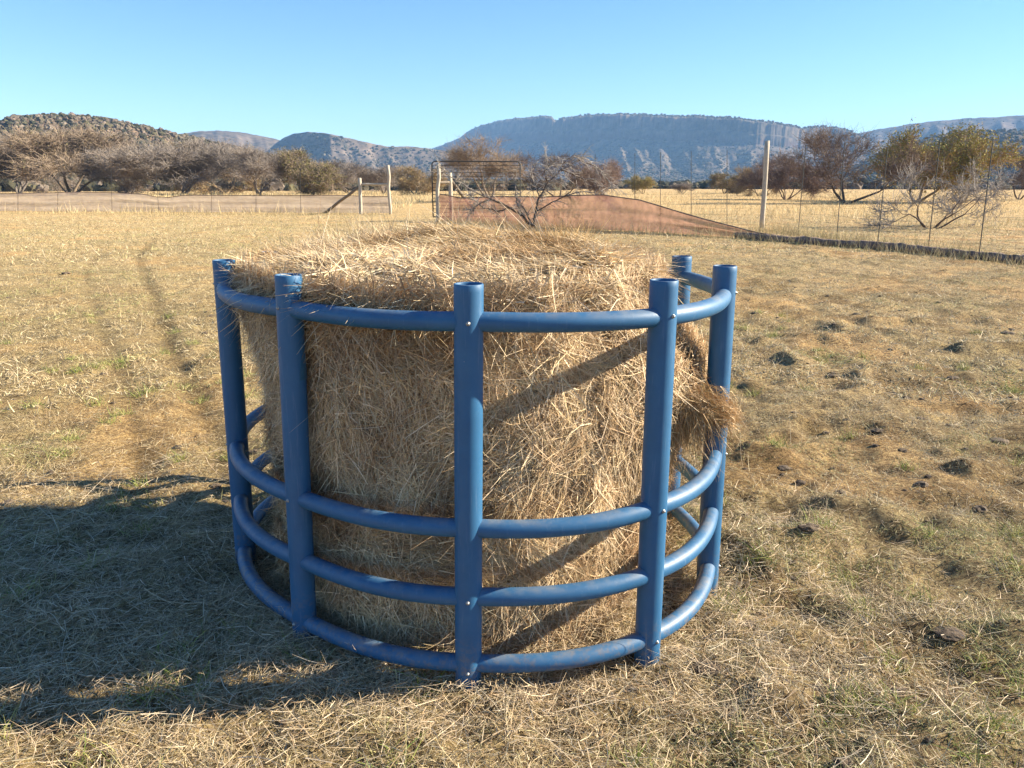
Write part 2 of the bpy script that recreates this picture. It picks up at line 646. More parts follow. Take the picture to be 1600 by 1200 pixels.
dome_hill = build_hill("dome_hill", [(330, 288), (400, 252), (420, 233), (440, 217), (458, 209), (482, 206), (510, 208), (540, 215), (572, 222), (604, 229), (640, 229),
                                     (670, 232), (720, 240), (800, 262), (900, 288)],
                       [(330, 3300), (420, 3100), (475, 2350), (520, 2150), (900, 2300)], [(330, 2500), (420, 2300), (475, 1700), (900, 1500)], M_HILL_FAR, [(0, 0), (0.3, 0.14), (0.6, 0.42), (0.85, 0.74), (0.93, 0.92), (1, 1)], na=260, rough=0.05, seed=8, gully=0.35, gscale=26)
mesa = build_hill("mesa", [(560, 288), (600, 262), (640, 243), (668, 235), (692, 226), (716, 217), (732, 205), (752, 196), (782, 188), (812, 184), (848, 181), (862, 182),
                           (868, 189), (878, 184), (920, 179), (960, 178), (1000, 178), (1050, 181), (1100, 181), (1150, 184), (1200, 190), (1240, 196), (1254, 200),
                           (1280, 197), (1310, 199), (1335, 207), (1375, 226), (1440, 258), (1500, 285)],
                  [(560, 5200), (700, 4700), (860, 3700), (960, 3420), (1110, 3130), (1170, 3060), (1220, 3110), (1290, 3330), (1360, 3360), (1500, 3900)], [(560, 3900), (700, 3500), (800, 2600), (940, 1900), (1200, 1800), (1500, 2200)], M_HILL_FAR, CLIFF, na=700, nr=70, rough=0.05, seed=12, gully=0.55, gscale=24, cliff=(0.84, 38))
right_hill = build_hill("long_ridge", [(1180, 288), (1260, 240), (1320, 214), (1342, 208), (1372, 202), (1420, 194), (1470, 188), (1520, 184), (1560, 183), (1600, 180), (1720, 176),
                                       (1900, 190), (2200, 250), (2400, 288)],
                        3900, 2600, M_HILL_FAR, SMOOTH, na=340, rough=0.05, seed=15, gully=0.25, gscale=24)
near_right = build_hill("wooded_rise", [(1290, 288), (1360, 246), (1420, 222), (1470, 210), (1530, 206), (1600, 205), (1700, 210), (1900, 232), (2200, 270), (2400, 288)],
                        1700, 900, M_HILL_FAR, SMOOTH, na=300, rough=0.06, seed=19, gully=0.15, gscale=20)

# blob of scrub: squashed, jagged low-poly clumps
ico = bmesh.new()
bmesh.ops.create_icosphere(ico, subdivisions=2, radius=1)
ICO_V = np.array([v.co[:] for v in ico.verts]); ICO_F = np.array([[v.index for v in f.verts] for f in ico.faces])
ico.free()


def scrub(name, P, size, palette, label_kind="stuff", squash=0.75):
    n = len(P)
    k = len(ICO_V)
    j = 1 + 0.55 * (rng.random((n, k)) - 0.5)
    S = size[:, None, None] * np.array([1, 1, squash])[None, None, :] * (0.8 + 0.4 * rng.random((n, 1, 3)))
    V = P[:, None, :] + ICO_V[None] * j[..., None] * S * 0.5
    V[:, :, 2] += (size * 0.22)[:, None]
    F = (np.arange(n)[:, None, None] * k + ICO_F[None]).reshape(-1, 3)
    c = np.array(palette)[rng.integers(0, len(palette), n)] * (0.75 + 0.5 * rng.random((n, 1)))
    C = np.repeat(c, k, axis=0) * (0.85 + 0.3 * rng.random((n * k, 1)))
    return tag(mesh_np(name, V.reshape(-1, 3), F, M_BUSH, None, C, False), kind="stuff")


def surf_points(V, n, t0, t1, dens=None):
    """random points on the front rows of a hill grid"""
    nr, na, _ = V.shape
    a = rng.random(n) * (na - 1.001)
    t = (t0 + (t1 - t0) * rng.random(n)) * (nr - 11)
    i, j = np.floor(t).astype(int), np.floor(a).astype(int)
    fi, fj = (t - i)[:, None], (a - j)[:, None]
    i = np.clip(i, 0, nr - 2)
    return (V[i, j] * (1 - fi) * (1 - fj) + V[i + 1, j] * fi * (1 - fj) + V[i, j + 1] * (1 - fi) * fj + V[i + 1, j + 1] * fi * fj)


SCRUB_NEAR = [(0.06, 0.056, 0.036), (0.09, 0.078, 0.055), (0.13, 0.105, 0.076), (0.17, 0.135, 0.105), (0.045, 0.046, 0.032), (0.10, 0.09, 0.052), (0.15, 0.115, 0.09)]
SCRUB_FAR = [(0.045, 0.048, 0.032), (0.07, 0.065, 0.045), (0.11, 0.09, 0.065), (0.14, 0.115, 0.08)]
p = surf_points(left_hill, 22000, 0.02, 1.03)
scrub("hillside_scrub", p, 0.9 + 3.2 * rng.random(len(p)) ** 2.5, SCRUB_NEAR)
p = np.concatenate([surf_points(mesa, 9000, 0.0, 0.82), surf_points(mesa, 1500, 0.9, 1.02)])
scrub("mesa_scrub", p, 3 + 8 * rng.random(len(p)) ** 2.5, SCRUB_FAR)
p = np.concatenate([surf_points(dome_hill, 3000, 0, 1.0), surf_points(near_right, 5000, 0, 1.02), surf_points(right_hill, 2500, 0, 1.0)])
scrub("far_hill_scrub", p, 3 + 8 * rng.random(len(p)) ** 2.5, SCRUB_FAR)
# bushveld belt across the plain in front of the hills
n = 9000
az = np.radians(-46 + 92 * rng.random(n)); rr = 230 * (8.0 ** rng.random(n))
keep = (rr > 330) | (az < np.radians(4))
az, rr = az[keep], rr[keep]
p = np.stack([rr * np.sin(az), rr * np.cos(az), np.zeros(len(az))], -1)
scrub("bushveld_belt", p, 2.2 + 3.6 * rng.random(len(p)) ** 1.5, SCRUB_NEAR[:6], squash=0.8)

# ------------------------------------------------------------------ hay feeder
FC = np.array([-0.145, 3.2])
POST_BASE = [(-1.186, 3.121), (-0.766, 2.518), (-0.146, 2.232), (0.471, 2.357), (0.805, 2.863), (0.768, 3.466), (0.36, 4.10), (-0.50, 4.28), (-1.185, 3.76)]
POST_TOP = [(-1.162, 3.121), (-0.731, 2.518), (-0.126, 2.232), (0.466, 2.357), (0.789, 2.863), (0.760, 3.466), (0.355, 4.09), (-0.49, 4.27), (-1.165, 3.75)]
POST_H = [1.328, 1.337, 1.343, 1.339, 1.331, 1.313, 1.31, 1.31, 1.31]
POST_R, RAIL_R = 0.0438, 0.0298
RAIL_Z = [1.232, 0.573, 0.333, 0.089]


def tube_shell(base, top, h0, h1, ro, ri, n=40):
    """hollow pipe with an open top"""
    base = np.array([*base, h0]); top = np.array([*top, h1])
    ang = np.arange(n) * 2 * math.pi / n
    ring = np.stack([np.cos(ang), np.sin(ang), np.zeros(n)], -1)
    fr = [0, 0.25, 0.5, 0.75, 0.985, 0.998]
    V = [base + (top - base) * f + ring * ro for f in fr]
    V.append(top + ring * (ro - 0.002))
    V.append(top + ring * (ri + 0.001))
    V.append(top + np.array([0, 0, -0.004]) + ring * ri)
    V.append(top + np.array([0, 0, -0.35]) + ring * ri)
    V.append(top + np.array([0, 0, -0.36]) + ring * 0.002)
    V = np.concatenate(V)
    F = []
    for i in range(10):
        for k in range(n):
            F.append((i * n + k, i * n + (k + 1) % n, (i + 1) * n + (k + 1) % n, (i + 1) * n + k))
    return V, np.array(F)


feeder = empty("hay_feeder", (FC[0], FC[1], 0), "round feeder of blue plastic pipes standing around the hay bale", "hay feeder")
FO = np.array([FC[0], FC[1], 0])


def bolt_mesh(c, out):
    """domed hexagon-ish bolt head on a washer"""
    out = np.asarray(out, float); out /= np.linalg.norm(out)
    prof = [(0.0, 0.0066), (0.0012, 0.0066), (0.0014, 0.005), (0.004, 0.0046), (0.006, 0.003), (0.0066, 0.0004)]
    u = norm(np.cross(out, [0, 0, 1.0])); w = np.cross(out, u)
    V, F, n = [], [], 12
    for h, r in prof:
        for k in range(n):
            a = 2 * math.pi * k / n
            V.append(c + out * h + (u * math.cos(a) + w * math.sin(a)) * r)
    for i in range(len(prof) - 1):
        for k in range(n):
            F.append((i * n + k, i * n + (k + 1) % n, (i + 1) * n + (k + 1) % n, (i + 1) * n + k))
    return np.array(V), np.array(F)


for i, (b, t, h) in enumerate(zip(POST_BASE, POST_TOP, POST_H)):
    ext = (np.array(b) - np.array(t)) / h * 0.06
    V, F = tube_shell(np.array(b) + ext, t, -0.06, h, POST_R, POST_R - 0.006)
    po = mesh_np("post", V - FO, F, M_BLUE, feeder, None, True)
    levels = [1.232, 0.333, 0.075] if i == 2 else [1.232, 0.573, 0.089]
    for z in levels:
        q = np.array(b) + (np.array(t) - np.array(b)) * z / h
        o2 = q - FC
        o2 = o2 / np.linalg.norm(o2)
        c = np.array([q[0] + o2[0] * POST_R, q[1] + o2[1] * POST_R, z + 0.027 * (q[0] + .13) * (z < 1)])
        V, F = bolt_mesh(c, (o2[0], o2[1], 0))
        mesh_np("bolt", V - FO, F, M_BOLT, po, None, True)


def feeder_curve():
    P = np.array([(np.array(b) + np.array(t)) / 2 for b, t in zip(POST_BASE, POST_TOP)]) - FC
    th = np.unwrap(np.arctan2(P[:, 1], P[:, 0])); r = np.hypot(P[:, 0], P[:, 1])
    return th, r


TH, RR = feeder_curve()


def cub(p0, p1, p2, p3, t):
    return 0.5 * (2 * p1 + (-p0 + p2) * t + (2 * p0 - 5 * p1 + 4 * p2 - p3) * t ** 2 + (-p0 + 3 * p1 - 3 * p2 + p3) * t ** 3)


nP = len(POST_BASE)
for lv, z0 in enumerate(RAIL_Z):
    for i in range(nP):
        def post_xy(k):
            b = np.array(POST_BASE[k % nP]); t = np.array(POST_TOP[k % nP])
            return b + (t - b) * z0 / POST_H[k % nP]
        pts = [post_xy(i + d) - FC for d in (-1, 0, 1, 2)]
        th = np.unwrap([math.atan2(p_[1], p_[0]) for p_ in pts]); rd = [np.hypot(*p_) for p_ in pts]
        ts = np.linspace(0.0, 1.0, 26)
        path = []
        ph = random.Random(i * 7 + lv).uniform(-1, 1)
        for t in ts:
            a = th[1] + (th[2] - th[1]) * t
            r = cub(*rd, t)
            x, y = FC[0] + r * math.cos(a), FC[1] + r * math.sin(a)
            z = z0 + (0.027 * (x + 0.13) if z0 < 1 else -0.012 * abs(x + 0.13)) - 0.004 * math.sin(math.pi * t) * (1 + ph)
            path.append((x - FO[0], y - FO[1], z))
        V, F = sweep(path, RAIL_R, 24, cap=False)
        mesh_np("rail", V, F, M_BLUE, feeder, None, True)

# ------------------------------------------------------------------ hay bale
BC = np.array([-0.17, 3.28])


def bale_r(th, z):
    th = np.asarray(th, float); z = np.asarray(z, float)
    r = 0.835 + 0.04 * np.clip(z / 1.2, 0, 1.1)
    cx, cy = np.cos(th) * 2.6, np.sin(th) * 2.6
    r = r + 0.07 * (fbm(cx + 5 + z * 1.4, cy + z * 2.2, 61, 3) - 0.5)
    r = r + 0.05 * (fbm(cx * 3 + z * 3.5, cy * 3 - z * 4.4, 67, 3) - 0.5)
    r = r + 0.045 * (fbm(cx * 7 + z * 9.5, cy * 7 - z * 12.4, 69, 3) - 0.5)
    dth = (th - R(-22) + math.pi) % (2 * math.pi) - math.pi
    r = r + 0.10 * np.exp(-(dth / 0.42) ** 2) * np.clip((z - 0.50) / 0.25, 0, 1) * np.clip((1.22 - z) / 0.25, 0, 1)
    r = r - 0.10 * np.exp(-(dth / 0.8) ** 2) * np.clip((z - 1.0) / 0.25, 0, 1)
    d3 = (th - R(88) + math.pi) % (2 * math.pi) - math.pi
    r = r - 0.25 * np.exp(-(d3 / 0.85) ** 2)
    d4 = (th - R(-95) + math.pi) % (2 * math.pi) - math.pi
    r = r + 0.035 * np.exp(-(d4 / 0.8) ** 2)
    dth2 = (th - R(-172) + math.pi) % (2 * math.pi) - math.pi
    r = r + 0.07 * np.exp(-(dth2 / 0.45) ** 2) * np.clip((z - 0.85) / 0.3, 0, 1) * 0.6
    return r


def bale_top(x, y):
    """height of the heaped top at offsets x, y from the centre"""
    rr = np.hypot(x, y)
    z = 1.355 - 0.05 * np.clip(rr / 0.85, 0, 1.2) ** 2
    z = z + 0.06 * (fbm(x * 2.2 + 4, y * 2.2 + 8, 71, 3) - 0.5) + 0.07 * (fbm(x * 6, y * 6, 75, 3) - 0.5)
    z = z + 0.0 * np.exp(-(((x - 0.25) / 0.5) ** 2 + ((y - 0.5) / 0.25) ** 2)) + 0.05 * np.exp(-(((x + 0.4) / 0.45) ** 2 + ((y - 0.55) / 0.3) ** 2))
    z = z - 0.05 * np.clip(-y - 0.45, 0, 1)
    return z


bale = empty("hay_bale", (BC[0], BC[1], 0), "big round bale of dry hay standing inside the blue feeder", "hay bale")
BO = np.array([BC[0], BC[1], 0])


def build_bale_core():
    na = 160
    th = np.arange(na) * 2 * math.pi / na
    rows = []
    zs = np.linspace(-0.05, 1.24, 60)
    for z in zs:
        r = bale_r(th, np.full(na, z)) - 0.02
        rows.append(np.stack([r * np.cos(th), r * np.sin(th), np.full(na, z)], -1))
    r0 = bale_r(th, np.full(na, 1.26)) - 0.02
    for f in np.linspace(0.97, 0.02, 26):
        x, y = r0 * f * np.cos(th), r0 * f * np.sin(th)
        edge = np.clip((1 - f) / 0.12, 0, 1) ** 0.6
        zt = bale_top(x, y) - 0.02
        rows.append(np.stack([x, y, 1.25 * (1 - edge) + zt * edge], -1))
    V = np.concatenate(rows)
    F = []
    n = len(rows)
    i = np.arange(n - 1)[:, None] * na
    j = np.arange(na)[None, :]
    j2 = (j + 1) % na
    F = np.stack([i + j, i + j2, i + na + j2, i + na + j], -1).reshape(-1, 4)
    mesh_np("packed_core", V, F, M_CORE, bale, None, True)


build_bale_core()

STRAW = np.array([(0.50, 0.36, 0.17), (0.58, 0.44, 0.22), (0.64, 0.52, 0.30), (0.44, 0.29, 0.125), (0.36, 0.22, 0.09), (0.52, 0.42, 0.25), (0.66, 0.56, 0.36), (0.48, 0.36, 0.14), (0.40, 0.36, 0.20)])


STRAW = (STRAW * 0.6 + STRAW.mean(1, keepdims=True) * np.array([[1.14, 1.0, 0.78]]) * 0.4) * np.array([[1.08, 1.03, 1.08]])


def straw_cols(n, k=None, spread=0.25):
    i = rng.integers(0, len(STRAW), n)
    return STRAW[i] * (1 - spread + 2 * spread * rng.random((n, 1)))


def build_bale_straw():
    bag = Bag()
    # ---- side straw
    n = 135000
    th = 2 * math.pi * rng.random(n)
    front = rng.random(n) < 0.72
    th[front] = R(-205) + R(230) * rng.random(front.sum())
    z = 1.32 * rng.random(n)
    r = bale_r(th, z)
    depth = rng.random(n) ** 1.5 * 0.035 - 0.022
    P = np.stack([(r + depth) * np.cos(th), (r + depth) * np.sin(th), z], -1)
    nrm = np.stack([np.cos(th), np.sin(th), np.zeros(n)], -1)
    tan = np.stack([-np.sin(th), np.cos(th), np.zeros(n)], -1)
    up = np.array([[0, 0, 1.0]])
    # locally coherent lie of the straw with plenty of strays
    ang = 6.5 * fbm(th * 1.9, z * 2.4, 81, 3) + 3.0 * fbm(th * 7, z * 7, 85, 2) + rng.normal(0, 0.75, n)
    tilt = np.abs(rng.normal(0, 0.10, n)) + (rng.random(n) < 0.03) * rng.random(n) * 0.5
    d = norm((tan * np.cos(ang)[:, None] + up * np.sin(ang)[:, None]) + nrm * tilt[:, None])
    L = 0.035 + 0.125 * rng.random(n) ** 1.6
    side = norm(np.cross(d, nrm + rng.normal(0, 0.35, (n, 3))))
    w = 0.0017 + 0.0030 * rng.random(n) ** 1.7
    bend = rng.normal(0, 0.25, (n, 3)) - nrm * (0.5 * tilt)[:, None] + up * -0.05
    col = straw_cols(n)
    patch = np.clip((0.5 * fbm(th * 3.2, z * 3.4, 91, 3) + 0.5 * fbm(th * 9, z * 8, 92, 3) - 0.30) / 0.40, 0, 1)[:, None]
    col = col * (np.array([[0.62, 0.50, 0.41]]) * (1 - patch) + np.array([[1.46, 1.45, 1.38]]) * patch)
    bag.add(*blades(P - d * (L * 0.4)[:, None], d, side, L, w, bend, col))
    # ---- top straw
    n = 60000
    th = 2 * math.pi * rng.random(n)
    rr = np.sqrt(rng.random(n)) * (bale_r(th, np.full(n, 1.26)) - 0.005)
    x, y = rr * np.cos(th), rr * np.sin(th)
    zt = bale_top(x, y)
    over = np.clip((rr - bale_r(th, np.full(n, 1.26)) + 0.09) / 0.12, 0, 1)
    zt = zt - 0.09 * over ** 1.5
    P = np.stack([x, y, zt + 0.025 * rng.random(n)], -1)
    ang = 7 * fbm(x * 2.2, y * 2.2, 95, 3) + rng.normal(0, 0.9, n)
    tilt = np.abs(rng.normal(0, 0.15, n)) + (rng.random(n) < 0.04) * rng.random(n) * 0.7
    d = norm(np.stack([np.cos(ang), np.sin(ang), tilt * (1 - 0.7 * over) - 0.15 * over], -1))
    L = 0.04 + 0.14 * rng.random(n) ** 1.7
    side = norm(np.cross(d, np.array([[0, 0, 1.0]]) + rng.normal(0, 0.5, (n, 3))))
    w = 0.0021 + 0.0034 * rng.random(n) ** 1.7
    bend = rng.normal(0, 0.22, (n, 3)) + np.array([[0, 0, -0.12]])
    tp = np.clip((fbm(x * 3.1, y * 3.1, 97, 3) - 0.34) / 0.25, 0, 1)[:, None]
    col = straw_cols(n) * (np.array([[0.80, 0.68, 0.52]]) * (1 - tp) + np.array([[1.36, 1.38, 1.34]]) * tp)
    bag.add(*blades(P - d * (L * 0.35)[:, None], d, side, L, w, bend, col))
    # ---- upright tufts along the back-left rim and stray tall stalks
    for (cx, cy, sx, sy, m, ll, lean) in [(-0.68, 0.12, 0.11, 0.22, 600, 0.09, (-0.15, 0.0)), (-0.55, 0.38, 0.18, 0.12, 500, 0.12, (-0.1, 0.1)), (-0.35, 0.48, 0.2, 0.1, 350, 0.12, (0.1, 0.2)),
                                          (0.42, 0.42, 0.12, 0.12, 600, 0.12, (0.15, 0.1)), (0.1, 0.5, 0.3, 0.08, 250, 0.10, (0, 0.2))]:
        x = cx + rng.normal(0, sx * 0.6, m); y = cy + rng.normal(0, sy * 0.6, m)
        P = np.stack([x, y, bale_top(x, y) - 0.03], -1)
        d = norm(np.stack([lean[0] + rng.normal(0, 0.5, m), lean[1] + rng.normal(0, 0.5, m), 0.75 + 0.4 * rng.random(m)], -1))
        L = ll * (0.35 + rng.random(m))
        side = norm(rng.normal(0, 1, (m, 3)))
        bag.add(*blades(P, d, side, L, 0.0016 + 0.0018 * rng.random(m), rng.normal(0, 0.2, (m, 3)), straw_cols(m) * (np.array([[0.95, 0.78, 0.5]]) if cx == 0.42 else 1.05)))
    # ---- long pale stalks (photo: sheaf leaning left above the right rear, sprigs at the left rear)
    m = 26
    x = 0.38 + rng.normal(0, 0.07, m); y = 0.42 + rng.normal(0, 0.06, m)
    P = np.stack([x, y, bale_top(x, y) - 0.02], -1)
    d = norm(np.stack([-0.62 + rng.normal(0, 0.12, m), 0.25 + rng.normal(0, 0.15, m), 0.62 + rng.normal(0, 0.12, m)], -1))
    L = 0.16 + 0.27 * rng.random(m)
    bag.add(*blades(P, d, norm(np.cross(d, rng.normal(0, 1, (m, 3)))), L, np.full(m, 0.0034), rng.normal(0, 0.06, (m, 3)), straw_cols(m) * 1.1, segs=3))
    m = 60
    x = -0.45 + rng.normal(0, 0.28, m); y = 0.45 + rng.normal(0, 0.16, m)
    P = np.stack([x, y, bale_top(x, y) - 0.02], -1)
    d = norm(np.stack([rng.normal(0, 0.28, m), rng.normal(0, 0.3, m), np.ones(m)], -1))
    L = 0.10 + 0.16 * rng.random(m)
    bag.add(*blades(P, d, norm(np.cross(d, rng.normal(0, 1, (m, 3)))), L, np.full(m, 0.003), rng.normal(0, 0.08, (m, 3)), straw_cols(m) * 1.1, segs=3))
    # ---- overhanging stalks at the front rim
    m = 420
    th = R(-150) + R(200) * rng.random(m)
    r = bale_r(th, np.full(m, 1.2)) - 0.02
    P = np.stack([r * np.cos(th), r * np.sin(th), 1.15 + 0.13 * rng.random(m)], -1)
    a = th + rng.normal(0, 0.8, m)
    d = norm(np.stack([np.cos(a), np.sin(a), rng.normal(0.05, 0.3, m)], -1))
    L = 0.07 + 0.15 * rng.random(m) ** 2
    bag.add(*blades(P, d, norm(np.cross(d, rng.normal(0, 1, (m, 3)))), L, 0.0016 + 0.002 * rng.random(m), rng.normal(0, 0.15, (m, 3)) + [0, 0, -0.45], straw_cols(m)))
    o = bag.build("straw", M_STRAW, bale)
    o["kind"] = "stuff"
    # ---- the pulled-out wad hanging over the right post
    bag = Bag()
    c0 = np.array([POST_BASE[4][0], POST_BASE[4][1], 0]) - BO
    start = np.array([0.62, -0.42, 0.86]); end = np.array([c0[0] + 0.03, c0[1] - 0.055, 0.77])
    m = 5200
    t = rng.random(m) ** 0.8
    P = start + (end - start) * t[:, None] + rng.normal(0, 1, (m, 3)) * np.array([0.022, 0.03, 0.030])
    P[:, 2] += 0.035 * np.sin(t * 3.1)
    d = norm((end - start) * 1.2 + rng.normal(0, 0.30, (m, 3)) + np.array([0, 0, -0.08]))
    L = 0.03 + 0.075 * rng.random(m)
    bag.add(*blades(P - d * (L * 0.5)[:, None], d, norm(np.cross(d, rng.normal(0, 1, (m, 3)))), L, 0.0013 + 0.0018 * rng.random(m), rng.normal(0, 0.3, (m, 3)) + [0, 0, -0.2], straw_cols(m) * np.array([[1.0, 0.88, 0.70]])))
    m = 1500
    t = rng.random(m)
    P = start + (end - start) * (t * 0.75)[:, None] + rng.normal(0, 1, (m, 3)) * np.array([0.04, 0.04, 0.03]) + [0, 0, -0.03]
    d = norm(rng.normal(0, 0.28, (m, 3)) + np.array([0.1, 0, -1]))
    L = 0.06 + 0.15 * rng.random(m)
    bag.add(*blades(P, d, norm(np.cross(d, rng.normal(0, 1, (m, 3)))), L, 0.0014 + 0.0016 * rng.random(m), rng.normal(0, 0.2, (m, 3)), straw_cols(m) * np.array([[0.85, 0.72, 0.55]])))
    o = bag.build("pulled_out_wad", M_STRAW, bale)
    o["kind"] = "stuff"


build_bale_straw()

# ------------------------------------------------------------------ grass and litter
GOLD = np.array([(0.50, 0.37, 0.165), (0.58, 0.45, 0.22), (0.44, 0.31, 0.13), (0.38, 0.25, 0.11), (0.54, 0.44, 0.25), (0.30, 0.20, 0.09), (0.46, 0.38, 0.15)])
DULL = np.array([(0.36, 0.30, 0.16), (0.30, 0.24, 0.12), (0.42, 0.34, 0.19), (0.24, 0.18, 0.09), (0.33, 0.31, 0.13), (0.26, 0.25, 0.09), (0.40, 0.31, 0.18)])


GOLD, DULL = GOLD * np.array([[1.0, 1.0, 1.06]]), DULL * np.array([[1.34, 1.26, 1.34]])
GOLD = (GOLD * 0.65 + GOLD.mean(1, keepdims=True) * np.array([[1.10, 1.0, 0.82]]) * 0.35) * 1.12
DULL = (DULL * 0.65 + DULL.mean(1, keepdims=True) * np.array([[1.08, 1.0, 0.84]]) * 0.35) * 1.1


def grass_cols(x, y):
    n = len(x)
    s = np.clip((x / np.maximum(np.hypot(x, y), 0.5)) * 2.2 + 0.30, 0, 1) * 0.85
    pick = rng.random(n) < s
    c = np.where(pick[:, None], DULL[rng.integers(0, len(DULL), n)], GOLD[rng.integers(0, len(GOLD), n)])
    c = c * (0.72 + 0.56 * rng.random((n, 1)))
    g = np.clip((fbm(x * 1.3 + 40, y * 1.3, 33, 3) - 0.56) / 0.1, 0, 1) * (rng.random(n) < 0.55)
    c = c * (1 - 0.6 * g[:, None]) + 0.6 * g[:, None] * np.array([[0.22, 0.27, 0.06]])
    return c


def in_feeder(x, y, pad=0.0):
    th = np.arctan2(y - BC[1], x - BC[0])
    return np.hypot(x - BC[0], y - BC[1]) < 0.82 + pad


def polar(n, r0, r1, a0=-47, a1=47, power=1.0):
    """more points close to the camera: density per metre of radius ~ r^(power-1)"""
    u = rng.random(n)
    if power == 0:
        r = r0 * (r1 / r0) ** u
    else:
        r = (r0 ** power + (r1 ** power - r0 ** power) * u) ** (1 / power)
    a = np.radians(a0 + (a1 - a0) * rng.random(n))
    return r * np.sin(a), r * np.cos(a), r


def build_grass():
    bag = Bag()
    for (n, r0, r1, pw, lmin, lmax, wd, flat) in [(480000, 1.25, 6.5, 0.9, 0.010, 0.068, 0.0021, 0.42), (320000, 6.5, 19, 0.9, 0.03, 0.09, 0.0055, 0.42), (180000, 19, 48, 0.9, 0.06, 0.15, 0.013, 0.5)]:
        x, y, r = polar(n, r0, r1, power=pw)
        b = bare_mask(x, y)
        keep = (rng.random(n) > b * 0.62) & (rng.random(n) > track_mask(x, y) * 0.75) & (rng.random(n) > 0.65 * dark_mask(x, y)) & ~in_feeder(x, y, -0.02)
        clump = 0.6 * fbm(x * 4.2, y * 4.2, 77, 2) + 0.4 * fbm(x * 11, y * 11, 78, 2)
        keep &= rng.random(n) < np.clip((clump - 0.36) / 0.22, 0.10, 1)
        # the sandy track through the gateway stays clear
        keep &= ~((np.abs(x + 5.2 + (y - 38) * 0.03) < 2.2) & (y > 36) & (rng.random(n) < 0.9))
        x, y, r, clump = x[keep], y[keep], r[keep], clump[keep]
        m = len(x)
        P = np.stack([x, y, ground_z(x, y) - 0.003 + 0.012 * rng.random(m) * (r < 8)], -1)
        a = 2 * math.pi * rng.random(m) + 1.5 * fbm(x * 1.7, y * 1.7, 99, 2)
        el = np.abs(rng.normal(flat, 0.42, m))
        d = norm(np.stack([np.cos(a) * np.cos(el), np.sin(a) * np.cos(el), np.sin(el)], -1))
        L = (lmin + (lmax - lmin) * rng.random(m) ** 2.2) * np.where(rng.random(m) < 0.02, 2.2, 1.0)
        side = norm(np.cross(d, np.array([[0, 0, 1.0]]) + rng.normal(0, 0.6, (m, 3))))
        w = wd * (0.6 + 0.8 * rng.random(m))
        bag.add(*blades(P, d, side, L, w, rng.normal(0, 0.25, (m, 3)) + [0, 0, -0.15], grass_cols(x, y)))
    # greener living tufts
    m0 = 420
    x0, y0, _ = polar(m0, 1.4, 11, -40, 44, 1.2)
    keep = ~in_feeder(x0, y0, 0.15) & (fbm(x0 * 1.3 + 40, y0 * 1.3, 33, 3) > 0.47)
    x0, y0 = x0[keep], y0[keep]
    k = 60
    x = np.repeat(x0, k) + rng.normal(0, 0.035, len(x0) * k); y = np.repeat(y0, k) + rng.normal(0, 0.035, len(x0) * k)
    m = len(x)
    a = 2 * math.pi * rng.random(m); el = 0.6 + 0.7 * rng.random(m)
    d = np.stack([np.cos(a) * np.cos(el), np.sin(a) * np.cos(el), np.sin(el)], -1)
    gcol = np.array([(0.20, 0.25, 0.05), (0.29, 0.32, 0.08), (0.38, 0.36, 0.12), (0.15, 0.21, 0.045), (0.44, 0.40, 0.17)])
    c = gcol[rng.integers(0, 5, m)] * (0.7 + 0.6 * rng.random((m, 1)))
    bag.add(*blades(np.stack([x, y, ground_z(x, y) - 0.005], -1), d, norm(np.cross(d, rng.normal(0, 1, (m, 3)))), 0.03 + 0.07 * rng.random(m), 0.0022 + 0.0015 * rng.random(m), rng.normal(0, 0.3, (m, 3)) + [0, 0, -0.2], c))
    o = bag.build("dry_grass", M_GRASS)
    tag(o, "short dry pasture grass covering the ground", "grass", None, "stuff")


build_grass()


